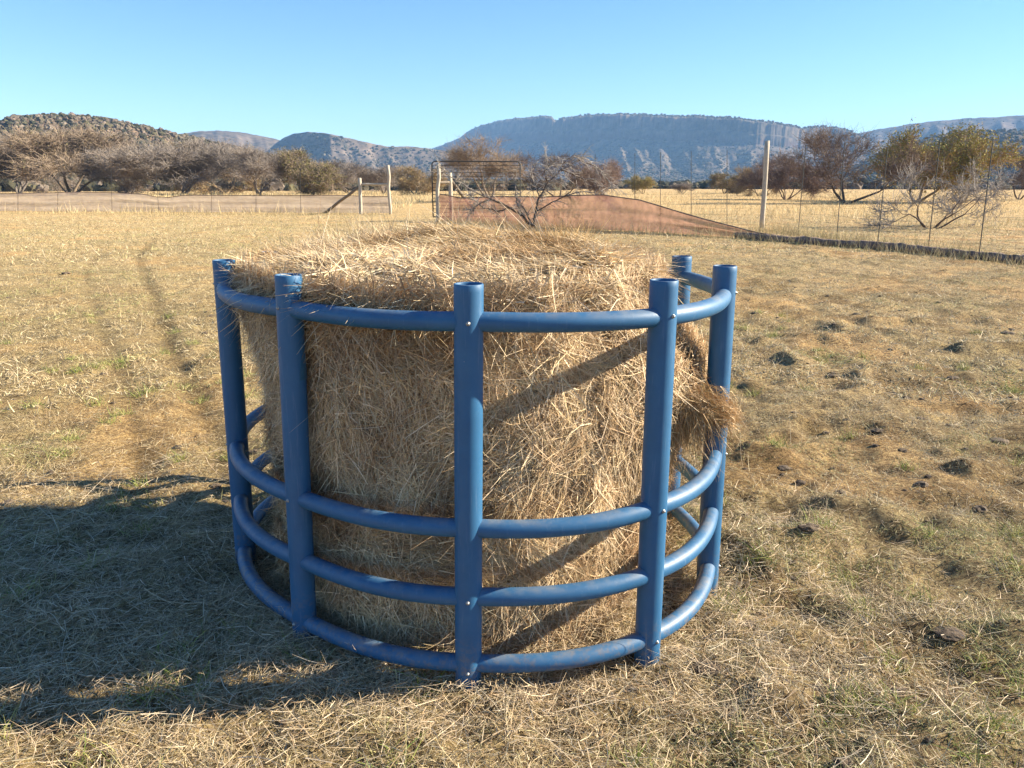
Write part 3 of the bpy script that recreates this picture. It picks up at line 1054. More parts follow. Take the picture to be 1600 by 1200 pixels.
def build_tall_grass():
    bag = Bag()
    # pale veld grass beyond the fences
    n = 90000
    x, y, r = polar(n, 36, 190, -46, 46, 0.6)
    beyond = np.where(x < -6, y > 46, np.where(x < -2.6, y > 58, np.where(x < 9, y > 38 - 0.6 * (x + 3), True)))
    clump = fbm(x * 0.13, y * 0.13, 55, 3)
    keep = beyond & (rng.random(n) < np.clip((clump - 0.25) / 0.4, 0.1, 1)) & ~((np.abs(x + 5.2 + (y - 38) * 0.03) < 2.0) & (y < 75))
    x, y, r = x[keep], y[keep], r[keep]
    m = len(x)
    P = np.stack([x, y, np.full(m, -0.05)], -1)
    d = norm(np.stack([rng.normal(0, 0.25, m), rng.normal(0, 0.25, m), np.ones(m)], -1))
    L = np.where(x < 2, 0.45, 0.28) * (0.5 + 0.9 * rng.random(m))
    c = np.array([(0.60, 0.47, 0.25), (0.66, 0.53, 0.31), (0.50, 0.38, 0.19), (0.55, 0.45, 0.26)])[rng.integers(0, 4, m)] * (0.8 + 0.4 * rng.random((m, 1)))
    bag.add(*blades(P, d, norm(np.cross(d, rng.normal(0, 1, (m, 3)))), L, 0.018 + 0.0002 * r, rng.normal(0, 0.2, (m, 3)), c))
    # scruffy standing stalks along the foot of the nets and fences
    for line, m in (([(0, 335), (600, 336)], 2600), ([(690, 347), (850, 355), (1180, 375)], 2600), ([(1190, 376), (1400, 393), (1700, 428)], 1200), ([(1191, 360), (1307, 374), (1529, 405)], 2600)):
        line = np.array([on_ground(*q)[:2] for q in line], float)
        t = rng.random(m) * (len(line) - 1)
        i = np.minimum(t.astype(int), len(line) - 2); f = (t - i)[:, None]
        q = line[i] * (1 - f) + line[i + 1] * f + rng.normal(0, 0.35, (m, 2))
        P = np.stack([q[:, 0], q[:, 1], np.full(m, -0.02)], -1)
        d = norm(np.stack([rng.normal(0, 0.3, m), rng.normal(0, 0.3, m), np.ones(m)], -1))
        c = np.array([(0.52, 0.42, 0.24), (0.44, 0.34, 0.18), (0.36, 0.27, 0.14), (0.30, 0.27, 0.13)])[rng.integers(0, 4, m)] * (0.75 + 0.5 * rng.random((m, 1)))
        bag.add(*blades(P, d, norm(np.cross(d, rng.normal(0, 1, (m, 3)))), 0.10 + 0.38 * rng.random(m) ** 2, np.full(m, 0.009), rng.normal(0, 0.2, (m, 3)), c))
    # sparse seed stalks standing in the pasture
    m = 700
    x, y, r = polar(m, 2.0, 22, -44, 44, 1.2)
    k = ~in_feeder(x, y, 0.15)
    x, y, r = x[k], y[k], r[k]; m = len(x)
    d = norm(np.stack([rng.normal(0, 0.3, m), rng.normal(0, 0.3, m), np.ones(m)], -1))
    bag.add(*blades(np.stack([x, y, ground_z(x, y) - 0.01], -1), d, norm(np.cross(d, rng.normal(0, 1, (m, 3)))), 0.06 + 0.22 * rng.random(m) ** 2, 0.0018 + 0.0003 * r, rng.normal(0, 0.15, (m, 3)), straw_cols(m)))
    o = bag.build("tall_dry_grass", M_GRASS)
    tag(o, "pale standing veld grass beyond the fences", "grass", None, "stuff")


build_tall_grass()


def build_litter():
    """loose hay lying around the feeder"""
    bag = Bag()
    for (n, cx, cy, sx, sy, lmax) in [(18000, -1.9, 2.95, 1.0, 0.75, 0.19), (11000, -0.8, 2.3, 0.9, 0.32, 0.13), (2200, 0.4, 2.1, 0.6, 0.2, 0.12), (4500, 0.95, 2.9, 0.4, 0.5, 0.12), (500, 1.5, 2.4, 1.2, 0.8, 0.24), (1500, -2.6, 4.2, 1.6, 1.2, 0.25)]:
        x = cx + rng.normal(0, sx, n); y = cy + rng.normal(0, sy, n)
        k = (y > 1.2) & ~in_feeder(x, y, 0.0)
        x, y = x[k], y[k]; n = len(x)
        a = 2 * math.pi * rng.random(n)
        el = rng.normal(0.06, 0.14, n)
        d = np.stack([np.cos(a) * np.cos(el), np.sin(a) * np.cos(el), np.sin(el)], -1)
        L = 0.02 + lmax * rng.random(n) ** 2.6
        P = np.stack([x, y, ground_z(x, y) + 0.012 + 0.035 * rng.random(n)], -1)
        side = norm(np.cross(d, np.array([[0, 0, 1.0]]) + rng.normal(0, 0.4, (n, 3))))
        bag.add(*blades(P - d * (L * .5)[:, None], d, side, L, 0.0012 + 0.0019 * rng.random(n) ** 1.7, rng.normal(0, 0.34, (n, 3)) * np.array([[1, 1, 0.3]]), straw_cols(n)))
    # trampled hay caught along the bottom rail
    n = 11000
    th = R(-200) + R(240) * rng.random(n)
    rr = 1.0 + rng.normal(0, 0.11, n)
    k = fbm(th * 3.0, rr * 2, 123, 2) > 0.38 + 0.15 * rng.random(n)
    th, rr = th[k], rr[k]; n = len(th)
    x, y = FC[0] + rr * np.cos(th), FC[1] + rr * np.sin(th)
    a = 2 * math.pi * rng.random(n)
    d = norm(np.stack([np.cos(a), np.sin(a), rng.normal(0.1, 0.22, n)], -1))
    P = np.stack([x, y, ground_z(x, y) + 0.05 * rng.random(n) ** 1.5], -1)
    L = 0.025 + 0.12 * rng.random(n) ** 2.2
    bag.add(*blades(P - d * (L * .5)[:, None], d, norm(np.cross(d, rng.normal(0, 1, (n, 3)))), L, 0.0013 + 0.0018 * rng.random(n), rng.normal(0, 0.3, (n, 3)), straw_cols(n)))
    # heaped skirt of fallen hay at the bale's foot
    n = 14000
    th = 2 * math.pi * rng.random(n)
    rr = 0.78 + np.abs(rng.normal(0, 0.11, n))
    x, y = BC[0] + rr * np.cos(th), BC[1] + rr * np.sin(th)
    a = 2 * math.pi * rng.random(n)
    d = norm(np.stack([np.cos(a), np.sin(a), rng.normal(0.1, 0.25, n)], -1))
    P = np.stack([x, y, ground_z(x, y) + np.clip(0.93 - rr, 0, 0.2) * 0.6 * rng.random(n) + 0.01], -1)
    L = 0.04 + 0.12 * rng.random(n) ** 2
    bag.add(*blades(P, d, norm(np.cross(d, rng.normal(0, 1, (n, 3)))), L, 0.0015 + 0.002 * rng.random(n), rng.normal(0, 0.2, (n, 3)), straw_cols(n)))
    o = bag.build("fallen_hay", M_STRAW)
    tag(o, "loose straw strewn on the ground around the feeder", "straw", None, "stuff")


build_litter()


# ------------------------------------------------------------------ clods and dung
def clod(name, x, y, s, label, cat, flat=0.55, seed=1, group=None):
    g = np.random.default_rng(seed)
    bm = bmesh.new()
    bmesh.ops.create_icosphere(bm, subdivisions=3, radius=1)
    V = np.array([v.co[:] for v in bm.verts]); F = np.array([[v.index for v in f.verts] for f in bm.faces])
    bm.free()
    n1 = fbm(V[:, 0] * 1.6 + seed, V[:, 1] * 1.6 + V[:, 2] * 1.3, seed, 3); n2 = fbm(V[:, 0] * 4 + V[:, 2] * 3.3, V[:, 1] * 4 + seed, seed + 5, 3)
    V = V * (0.6 + 0.55 * n1 + 0.45 * n2)[:, None] * np.array([s * (1 + 0.3 * g.random()), s * (0.8 + 0.3 * g.random()), s * flat])
    o = mesh_np(name, V, F, M_CLOD, None, None, False)
    o.location = (x, y, float(ground_z(np.array([x]), np.array([y]))[0]) + s * flat * 0.35)
    return tag(o, label, cat, group)


for i, (px, py, s, lab) in enumerate([
    (1480, 1000, 0.055, "biggest dark earth clod lying in the grass at the lower right"),
    (1100, 1050, 0.055, "low dark dung heap in front of the right front post"),
    (845, 1068, 0.055, "brown earth clod beside the foot of the front post"),
    (1260, 855, 0.055, "dark dung pat in the grass right of the feeder's lower rails"),
    (1180, 492, 0.055, "small dark clod right of the farthest right post top"),
    (1338, 494, 0.055, "small dark dung clod in the middle of the right pasture"),
    (1372, 675, 0.05, "dark lump among the dung in the right pasture below the middle"),
    (1560, 690, 0.065, "wide dark dung patch at the right edge of the pasture"),
    (1225, 735, 0.045, "small brown clod just right of the right post's foot"),
    (103, 428, 0.085, "small dark mound on the far left pasture"),
    (1300, 590, 0.05, "low dark clod on the right pasture below the pale stalks"),
    (1490, 590, 0.055, "trodden dark dung ridge on the right pasture"),
    (1575, 520, 0.08, "flat brown heap near the right edge behind the dung"),
]):
    q = on_ground(px, py)
    clod("dung_clod", q[0], q[1], s * 0.72, lab, "clod", 0.34, 40 + i, "clods and dung lying on the pasture")

g_n = 650
x, y, r = polar(g_n, 1.4, 14, -40, 44, 1.1)
k = ~in_feeder(x, y, 0.2) & (rng.random(g_n) < 0.35 + 0.65 * (x > 0))
x, y, r = x[k], y[k], r[k]
sz = 0.008 + 0.022 * rng.random(len(x)) ** 2.5
kv = len(ICO_V)
V = np.stack([x, y, ground_z(x, y)], -1)[:, None, :] + ICO_V[None] * (0.7 + 0.6 * rng.random((len(x), kv)))[..., None] * sz[:, None, None] * np.array([1.2, 1.0, 0.6])
F = (np.arange(len(x))[:, None, None] * kv + ICO_F[None]).reshape(-1, 3)
tag(mesh_np("soil_crumbs", V.reshape(-1, 3), F, M_CLOD), "small dark soil crumbs scattered over the pasture", "soil", None, "stuff")


# ------------------------------------------------------------------ poles, gate, fences, nets
def pole(path, r, name, parent, origin, mat=None, n=10, seed=0):
    V, F = sweep(np.array(path, float) - origin, r, n, True, 0.03, seed)
    return mesh_np(name, V, F, mat or M_POLE, parent, None, True)


def straight(a, b, k=6, wob=0.0, seed=0):
    a = np.array(a, float); b = np.array(b, float)
    g = np.random.default_rng(seed)
    t = np.linspace(0, 1, k)[:, None]
    p = a + (b - a) * t
    p[1:-1] += g.normal(0, wob, (k - 2, 3))
    return p


M_POLE_DARK = mat_plain("dark weathered pole", (0.10, 0.075, 0.055), (0.22, 0.175, 0.13), 9, 0.85, 0, 0.5, (6, 6, 0.6))


def brace(rail_mat, tall, short, label, rail_y, dg):
    """two wooden poles tied by a rail with a slanting stay"""
    d1 = on_ground(*tall[0]); Y1 = d1[1]
    root = empty("braced_gatepost", (d1[0], d1[1], 0), label, "gate post", "braced gate posts beside the gateway")
    O = np.array([d1[0], d1[1], 0])
    top = at_depth(*tall[1], Y1)
    pole(straight((d1[0], d1[1], -0.3), top, 6, 0.012, 3), 0.085, "tall_pole", root, O)
    d2 = on_ground(*short[0]); t2 = at_depth(*short[1], d2[1])
    pole(straight((d2[0], d2[1], -0.3), t2, 6, 0.012, 4), 0.095, "short_pole", root, O)
    a = at_depth(tall[1][0], rail_y, Y1); b = at_depth(short[1][0], rail_y, d2[1])
    pole(straight(a, b, 5, 0.008, 5), 0.065, "cross_rail", root, O, rail_mat)
    a = at_depth(*dg[0], d2[1]); b = on_ground(*dg[1]); b[2] = -0.1
    pole(straight(a, b, 5, 0.01, 6), 0.085, "slanting_stay", root, O, M_POLE_DARK)
    return root


brace(M_POLE, ((610, 335), (606, 258)), ((564, 335), (562, 278)), "wooden poles with cross rail and stay left of the gateway opening", 288, ((560, 292), (504, 333)))
brace(M_POLE_DARK, ((683, 346), (685, 256)), ((706, 345), (703, 270)), "whitish wooden poles with short cross rail right of the gateway opening", 285, ((706, 284), (752, 340)))

gd = on_ground(677, 345)[1]
g0 = at_depth(677, 345, gd); O = np.array([g0[0], gd, 0])
gate = empty("farm_gate", tuple(O), "tall dark steel bar gate standing open by the reddish net", "gate")
z_top, z_bot = at_depth(677, 252, gd)[2], 0.18
xl, xr = g0[0], at_depth(813, 252, gd + 0.6)[0]


def gp(x, z):
    return np.array([x, gd + 0.6 * (x - xl) / (xr - xl), z])


cr = 0.16
loop = [gp(xl, z_bot), gp(xl, z_top - cr)] + [gp(xl + cr * (1 - math.cos(a)), z_top - cr + cr * math.sin(a)) for a in np.linspace(0, math.pi / 2, 6)] \
    + [gp(xr - cr * (1 - math.cos(a)), z_top - cr + cr * math.sin(a)) for a in np.linspace(math.pi / 2, 0, 6)] + [gp(xr, z_bot), gp(xl, z_bot)]
V, F = sweep(np.array(loop) - O, 0.03, 8)
mesh_np("gate_frame", V, F, M_STEEL, gate, None, True)
zb = np.linspace(z_bot + 0.2, z_top - 0.17, 14)
for z in zb:
    V, F = sweep(np.array([gp(xl, z), gp((xl + xr) / 2, z), gp(xr, z)]) - O, 0.014, 6)
    mesh_np("gate_bar", V, F, M_STEEL, gate, None, True)
for fx in (0.30, 0.58, 0.80):
    xx = xl + (xr - xl) * fx
    V, F = sweep(np.array([gp(xx, z_bot), gp(xx, 1.2), gp(xx, z_top)]) - O + [0, -0.012, 0], 0.010, 6)
    mesh_np("gate_upright", V, F, M_STEEL, gate, None, True)


def wire_fence(name, line, label, droppers, top=2.75, nw=10, posts=()):
    line = np.array(line, float)
    O = np.array([*line[0], 0])
    root = empty(name, tuple(O), label, "fence")
    for k in range(nw):
        z = 0.12 + (top - 0.12) * (k / (nw - 1)) ** 1.25
        path = []
        for a, b in zip(line[:-1], line[1:]):
            for t in np.linspace(0, 1, 6)[:-1]:
                q = a + (b - a) * t
                path.append((q[0], q[1], z + 0.015 * math.sin(t * 6.28 + k)))
        path.append((line[-1][0], line[-1][1], z))
        V, F = sweep(np.array(path) - O, 0.0016, 4)
        mesh_np("wire", V, F, M_STEEL, root)
    for (bx, by, tx, ty, tz) in droppers:
        V, F = sweep(np.array([(bx, by, -0.02), ((bx + tx) / 2, (by + ty) / 2, tz / 2), (tx, ty, tz)]) - O, 0.011, 6)
        mesh_np("dropper", V, F, M_STEEL, root)
    for (bx, by, tx, ty, tz) in posts:
        V, F = sweep(straight((bx, by, -0.3), (tx, ty, tz), 6, 0.012, 9) - O, 0.095, 12, True, 0.02, 4)
        mesh_np("corner_post", V, F, M_POLE, root, None, True)
    return root


def drop_px(bx, by, tx, ty):
    b = on_ground(bx, by); t = at_depth(tx, ty, b[1])
    return (b[0], b[1], t[0], t[1], t[2])


# left fence line
YN0 = on_ground(300, 333)[1]
dl = [drop_px(248, 333, 243, 246)] + [drop_px(x_, 333, x_ + s_, 262) for x_, s_ in ((28, 0), (90, 1), (175, -1), (330, 1), (400, 0), (470, -1))]
wire_fence("wire_fence", [(-36, YN0 + 3.1), (-20, YN0 + .7), (-7.1, YN0 - 1.2)], "tall wire fence carrying the grey net left of the gateway", dl, 2.0, 7)
# right fence: gateway to corner post, then towards the camera
cp = on_ground(1191, 356)
dr = [drop_px(x_, y_, x_, 240 - (x_ - 960) * 0.03) for x_, y_ in ((866, 346), (930, 349), (992, 351), (1032, 353), (1080, 355), (1136, 357))]
dr += [drop_px(1247, 366, 1259, 227), drop_px(1307, 374, 1320, 223), drop_px(1371, 386, 1388, 221), drop_px(1450, 392, 1469, 219), drop_px(1529, 405, 1552, 217), drop_px(1640, 425, 1672, 210)]
wire_fence("wire_fence", [tuple(on_ground(*q)[:2]) for q in ((690, 344), (830, 348), (1000, 350), (1191, 356), (1247, 366), (1307, 374), (1371, 386), (1450, 392), (1529, 405), (1640, 425), (1900, 470))],
           "tall game fence of thin wires turning a corner at the pale post", dr, 2.75, 11, [(cp[0], cp[1], *at_depth(1199, 220, cp[1])[:2], at_depth(1199, 220, cp[1])[2])])


M_HEM = mat_plain("dark net hem", (0.10, 0.066, 0.052), (0.22, 0.15, 0.12), 6, 0.9)


def net_mesh(name, top, bot, mat, label, fold=0.05, rows=12, seg=14, seed=3):
    """cloth between a top and a bottom polyline, with sagging folds and real thickness"""
    top = np.array(top, float); bot = np.array(bot, float)
    n = len(top)
    t = np.linspace(0, n - 1, (n - 1) * seg + 1)
    T = np.stack([np.interp(t, np.arange(n), top[:, k]) for k in range(3)], -1)
    B = np.stack([np.interp(t, np.arange(n), bot[:, k]) for k in range(3)], -1)
    V = []
    tang = norm(np.gradient(B, axis=0)); nrm = np.stack([tang[:, 1], -tang[:, 0], np.zeros(len(t))], -1)
    for r_ in range(rows + 1):
        f = r_ / rows
        P = T * (1 - f) + B * f
        h = np.abs(T[:, 2] - B[:, 2])
        off = fold * (fbm(t * 0.22 + 3, np.full(len(t), f * 5.5), seed, 3) - 0.5) * 2 * np.clip(h / 0.5, 0.25, 1)
        P = P + nrm * off[:, None] * (0.3 + math.sin(math.pi * f))
        P[:, 2] += (0.02 * fbm(t * 0.8, np.full(len(t), f * 9), seed + 4, 2)) * (f > 0)
        if r_ == 0:
            P[:, 2] += 0.07 * (fbm(t * 0.35, t * 0, seed + 9, 3) - 0.5)
        V.append(P)
    V = np.array(V)
    R_, C_ = V.shape[:2]
    i = np.arange(R_ - 1)[:, None] * C_; j = np.arange(C_ - 1)[None, :]
    F = np.stack([i + j, i + j + 1, i + C_ + j + 1, i + C_ + j], -1).reshape(-1, 4)
    o = mesh_np(name, V.reshape(-1, 3), F, mat, None, None, True)
    V0 = V[0] + np.array([0, -0.02, 0])
    Vh, Fh = sweep(V0, 0.022, 6, True, 0.1, seed)
    mesh_np("hem", Vh, Fh, M_HEM, o, None, True)
    return tag(o, label, "shade net", "shade nets hung along the fences")


# left net (hung on the far fence)
YN = on_ground(300, 333)[1] + 1.0
xs = np.linspace(-34, -7.0, 34)
tops = []
ytop = np.interp((xs / YN) * FPX / 1.0 + 800, [-200, 0, 120, 180, 240, 262, 300, 420, 520, 620], [302, 303, 300, 301, 304, 310, 305, 306, 305, 307])
for x_, yt in zip(xs, ytop):
    yn = YN - 0.15 * (x_ + 18)
    tops.append((x_, yn, at_depth(800, yt, yn)[2]))
net_mesh("shade_net", tops, [(x_, YN - 0.15 * (x_ + 18) - 0.15, 0.02) for x_ in xs], M_NET_GREY, "long faded mauve net hung low on the left fence", 0.075, 14, 6, 5)
# right net: upright by the gate, slumping to the ground and trailing away as a dark roll
tp = [(686, 303, 34.5), (720, 309, 33.6), (780, 307, 32.0), (850, 308, 30.0), (900, 306, 28.6), (945, 305, 27.5), (1000, 313, 26.4), (1050, 329, 25.5), (1100, 343, 24.8), (1150, 356, 24.2), (1182, 364, 23.9)]
bt = [(690, 346), (722, 347), (780, 350), (850, 354), (900, 358), (945, 360), (1000, 362), (1050, 365), (1100, 368), (1150, 371), (1182, 373.5)]
bot3 = [on_ground(*q) for q in bt]; top3 = [at_depth(q[0], q[1], b_[1] + 0.12) for q, b_ in zip(tp, bot3)]
tail = [(1240, 372, 379), (1320, 378.5, 386), (1400, 385, 392), (1480, 393, 400), (1560, 400, 408), (1640, 408, 417), (1800, 425, 436)]
for x_, ya, yb in tail:
    bq = on_ground(x_, yb); top3.append(at_depth(x_, ya, bq[1] + 0.18)); bot3.append(bq)
rn = net_mesh("shade_net", top3, bot3, M_NET_RED, "reddish brown net slumping from the gate to the ground towards the right", 0.30, 14, 12, 8)

# the gathered end of the red net lies along the fence as a lumpy roll
pp = np.array([on_ground(x_, yb) for x_, ya, yb in [(1150, 0, 371), (1182, 0, 374)] + tail])
tt = np.linspace(0, len(pp) - 1, 90)
pp = np.stack([np.interp(tt, np.arange(len(pp)), pp[:, k]) for k in range(3)], -1)
pp[:, 2] = 0.05 + 0.05 * fbm(tt * 1.3, tt * 0, 3, 3)
pp[:, 1] += 0.25 * (fbm(tt * 0.6, tt * 0 + 5, 4, 3) - 0.5)
V, F = sweep(pp, 0.07 + 0.06 * fbm(tt * 2.1, tt * 0, 9, 3), 10, True, 0.12, 3)
mesh_np("rolled_end", V, F, M_HEM, rn, None, True)

# ------------------------------------------------------------------ trees
BARKS = dict(brown=(0.26, 0.20, 0.15), grey=(0.235, 0.20, 0.175), dark=(0.15, 0.11, 0.09), silver=(0.29, 0.255, 0.225), tan=(0.34, 0.25, 0.15), red=(0.23, 0.165, 0.135))


def grow(g, spread, height, stems, depth, twigs, droop=0.0):
    """segments (A, B, ra, rb, level) of a spreading thorn tree of about the given size"""
    segs = []
    tips = []

    def branch(p, d, L, r, lv):
        k = 3
        for s in range(k):
            d2 = d + g.normal(0, 0.16, 3)
            d2[2] += 0.07 - droop * (lv / depth)
            d2 = d2 / np.linalg.norm(d2)
            q = p + d2 * L / k
            if q[2] > height: q[2] = height - 0.02 * g.random()
            if q[2] < 0.08: q[2] = 0.08
            r2 = r * 0.86
            segs.append((p, q, r, r2, lv))
            p, d, r = q, d2, r2
            if lv >= 1 and lv < depth and g.random() < 0.5:
                a = d + g.normal(0, 0.75, 3)
                branch(p, a / np.linalg.norm(a), L * 0.6, r * 0.55, lv + 1)
        if lv < depth:
            for c in range(2 + (g.random() < 0.5)):
                a = d + g.normal(0, 0.55, 3) + np.array([p[0], p[1], 0]) * 0.10
                branch(p, a / np.linalg.norm(a), L * (0.62 + 0.25 * g.random()), r * 0.66, lv + 1)
        else:
            tips.append((p, d))
    for s in range(stems):
        a = 2 * math.pi * (s + 0.7 * g.random()) / stems
        lean = spread / height * 0.55
        d = np.array([math.cos(a) * lean, math.sin(a) * lean, 0.75 + 0.5 * g.random()])
        branch(np.array([math.cos(a) * 0.08, math.sin(a) * 0.08, -0.1]), d / np.linalg.norm(d), height * 0.38, 0.035 * height / math.sqrt(stems), 0)
    return segs, tips


def make_tree(name, seed, spread, height, stems=3, depth=4, twigs=6, bark='brown', leaf=None, leaf_n=0, leaf_size=0.07, twig_w=0.012, droop=0.0, twig_col=None, twig_len=0.45):
    g = np.random.default_rng(seed)
    segs, tips = grow(g, spread, height, stems, depth, twigs, droop)
    root = empty(name, (0, 0, 0))
    A = np.array([s[0] for s in segs]); B = np.array([s[1] for s in segs])
    # scale to the wanted overall size
    ext = np.percentile(np.abs(np.concatenate([A, B])[:, :2]), 97)
    sc = np.array([spread * 0.5 / ext, spread * 0.5 / ext, height * 0.94 / B[:, 2].max()])
    A, B = A * sc, B * sc
    ra = np.array([s[2] for s in segs]); rb = np.array([s[3] for s in segs]); lv = np.array([s[4] for s in segs])
    ra, rb = np.maximum(ra, twig_w * 0.55), np.maximum(rb, twig_w * 0.5)
    c = np.array(BARKS[bark])
    tc = np.array(BARKS[twig_col or bark])
    t = lv <= 1
    bag = Bag()
    V, F = frustums(A[t], B[t], ra[t], rb[t], 7)
    bag.add(V, F, c * 0.8)
    bag.build("trunk", M_BARK, root, True)
    bag = Bag()
    V, F = frustums(A[~t], B[~t], ra[~t], rb[~t], 4)
    bag.add(V, F, np.repeat(tc * (0.8 + 0.4 * g.random((int((~t).sum()), 1))), 8, axis=0))
    # twigs from the outer branches
    hi = np.where(lv >= depth - 1)[0]
    i = hi[g.integers(0, len(hi), len(tips) * twigs)]
    f = g.random((len(i), 1))
    P = A[i] * (1 - f) + B[i] * f
    dd = norm(norm(B[i] - A[i]) * 0.7 + g.normal(0, 0.7, (len(i), 3)) + np.array([0, 0, 0.25 - 2.2 * droop]))
    L = twig_len * (0.35 + g.random(len(i)))
    Q = P + dd * L[:, None]
    Q2 = Q + norm(dd + g.normal(0, 0.5, (len(i), 3)) + np.array([0, 0, -2.5 * droop])) * (L * 0.7)[:, None]
    tw = np.full(len(i), twig_w * 0.5)
    for a_, b_, k0, k1 in ((P, Q, 1, 0.8), (Q, Q2, 0.8, 0.45)):
        V, F = frustums(a_, b_, tw * k0, tw * k1, 3)
        bag.add(V, F, np.repeat(tc * (0.75 + 0.6 * g.random((len(i), 1))), 6, axis=0))
    if leaf is not None:
        li = g.integers(0, len(Q), leaf_n)
        C = Q[li] + (Q2[li] - Q[li]) * g.random((leaf_n, 1)) + g.normal(0, 0.07, (leaf_n, 3))
        d = norm(g.normal(0, 1, (leaf_n, 3))); s = norm(np.cross(d, g.normal(0, 1, (leaf_n, 3))))
        cl = np.array(leaf)[g.integers(0, len(leaf), leaf_n)] * (0.7 + 0.6 * g.random((leaf_n, 1)))
        bag.add(*blades(C, d, s, leaf_size * (0.5 + g.random(leaf_n)), leaf_size * (0.35 + 0.4 * g.random(leaf_n)), np.zeros((leaf_n, 3)), cl, 0.5, 1))
    bag.build("crown", M_BARK, root, False)
    return root


OLIVE = [(0.13, 0.125, 0.035), (0.17, 0.15, 0.05), (0.10, 0.105, 0.03), (0.22, 0.175, 0.07)]
YELLOW = [(0.34, 0.29, 0.08), (0.28, 0.25, 0.07), (0.21, 0.20, 0.06), (0.36, 0.27, 0.10)]
TAN = [(0.26, 0.19, 0.11), (0.20, 0.15, 0.085), (0.22, 0.18, 0.08)]

PROTO = dict(
    brown_a=dict(seed=1, spread=11, height=8, stems=4, depth=4, twigs=15, bark='brown', leaf=TAN, leaf_n=5000, leaf_size=0.12, twig_w=0.032, twig_len=0.8),
    grey_a=dict(seed=2, spread=9, height=7, stems=4, depth=4, twigs=13, bark='grey', leaf=TAN, leaf_n=900, leaf_size=0.10, twig_w=0.026, twig_len=0.8),
    grey_b=dict(seed=3, spread=8, height=6.5, stems=5, depth=4, twigs=13, bark='grey', leaf=TAN, leaf_n=600, leaf_size=0.10, twig_w=0.026, twig_len=0.75),
    tan_a=dict(seed=4, spread=9, height=7, stems=3, depth=4, twigs=14, bark='tan', leaf=YELLOW, leaf_n=4000, leaf_size=0.12, twig_w=0.03, twig_len=0.7),
    olive_a=dict(seed=5, spread=8, height=6, stems=3, depth=4, twigs=12, bark='brown', leaf=OLIVE, leaf_n=14000, leaf_size=0.15, twig_w=0.026, twig_len=0.7),
    yellow_a=dict(seed=6, spread=9, height=5.5, stems=3, depth=4, twigs=14, bark='tan', leaf=YELLOW, leaf_n=22000, leaf_size=0.13, twig_w=0.02, twig_len=0.6),
    dark_a=dict(seed=7, spread=9.5, height=5.6, stems=3, depth=4, twigs=8, bark='dark', twig_w=0.018, twig_len=0.6, leaf=TAN, leaf_n=800, leaf_size=0.08),
    red_a=dict(seed=8, spread=7, height=4.2, stems=5, depth=4, twigs=9, bark='red', twig_w=0.022, twig_len=0.55, leaf=TAN, leaf_n=1200, leaf_size=0.08),
)
done = {}


def place_tree(kind, px, py_base, py_top, wpx, label, rot=0.0, name="thorn_tree", group="thorn trees on the plain"):
    cfg = PROTO[kind]
    if kind not in done:
        done[kind] = make_tree(name, **cfg)
        o = done[kind]
    else:
        o = copy_tree(done[kind])
    q = on_ground(px, py_base)
    D = q[1]
    h = (py_base - py_top) / FPX * D * 1.03
    w = wpx / FPX * D
    o.location = (q[0], q[1], 0)
    o.scale = (w / cfg['spread'], w / cfg['spread'], h / cfg['height'])
    o.rotation_euler = (0, 0, rot)
    tag(o, label, "tree", group)
    return o


place_tree('grey_b', -45, 304.5, 238, 150, "grey leafless thorn tree cut by the left edge, above the mauve net", 0.4)
place_tree('brown_a', 112, 304.5, 212, 215, "broadest brown thorn tree, with the rounded crown far left above the net", 1.0)
place_tree('grey_a', 30, 303, 228, 150, "grey thorn tree behind and left of the broad brown crown", 2.2)
place_tree('grey_b', 205, 305, 238, 130, "grey twiggy thorn bush right beside the broad brown crown", 3.0)
place_tree('grey_a', 285, 304.5, 229, 150, "grey brown thorn tree behind the lone leaning iron stake", 0.9)
place_tree('tan_a', 352, 303.5, 230, 130, "tan thorn tree between the leaning stake and the olive tree", 2.0)
place_tree('grey_b', 405, 305, 238, 110, "grey thorn tree next to the olive tree on its left", 5.0)
place_tree('olive_a', 477, 304.5, 243, 95, "bushy olive green tree above the net left of the braced poles", 1.2)
place_tree('grey_a', 545, 303, 258, 95, "grey bush behind the short braced pole left of the gateway", 4.0)
place_tree('grey_b', 600, 302.5, 264, 80, "grey bush behind the tall pole left of the gateway", 1.7)
place_tree('tan_a', 648, 305, 262, 95, "yellowish low tree seen through the gateway opening", 0.3)
PROTO['brown_b'] = dict(PROTO['brown_a'], seed=31, twigs=8, leaf_n=1200, leaf_size=0.08, twig_w=0.022, spread=9)
place_tree('brown_b', 765, 317, 223, 150, "tall brown leafless tree behind the dark steel gate", 2.6)
place_tree('dark_a', 872, 311, 246, 125, "dark leafless tree behind the bare bush right of the gate", 0.2)
place_tree('red_a', 938, 309, 256, 75, "reddish brown thicket behind the bare bush's drooping twigs", 1.0)
place_tree('yellow_a', 1005, 303, 276, 46, "small olive tree standing alone on the plain, left of the other two", 0.5)
place_tree('grey_b', 1067, 303, 288, 30, "smallest grey bush on the plain between two small olive trees", 0.8)
place_tree('olive_a', 1131, 302.5, 275, 58, "small olive tree on the plain just left of the pale corner post", 2.8)
place_tree('tan_a', 1186, 307, 264, 60, "tan bush directly behind the pale corner post", 1.1)
place_tree('red_a', 1228, 312, 250, 110, "dark reddish thicket just right of the pale corner post", 2.0)
place_tree('dark_a', 1320, 318, 214, 190, "dark leafless tree with a stout trunk right of the corner post", 0.6)
place_tree('yellow_a', 1432, 316, 210, 195, "yellow green thorn tree behind the silvery bush", 3.4)
place_tree('dark_a', 1592, 312, 246, 100, "dark bare tree cut by the right edge of the view", 2.1)

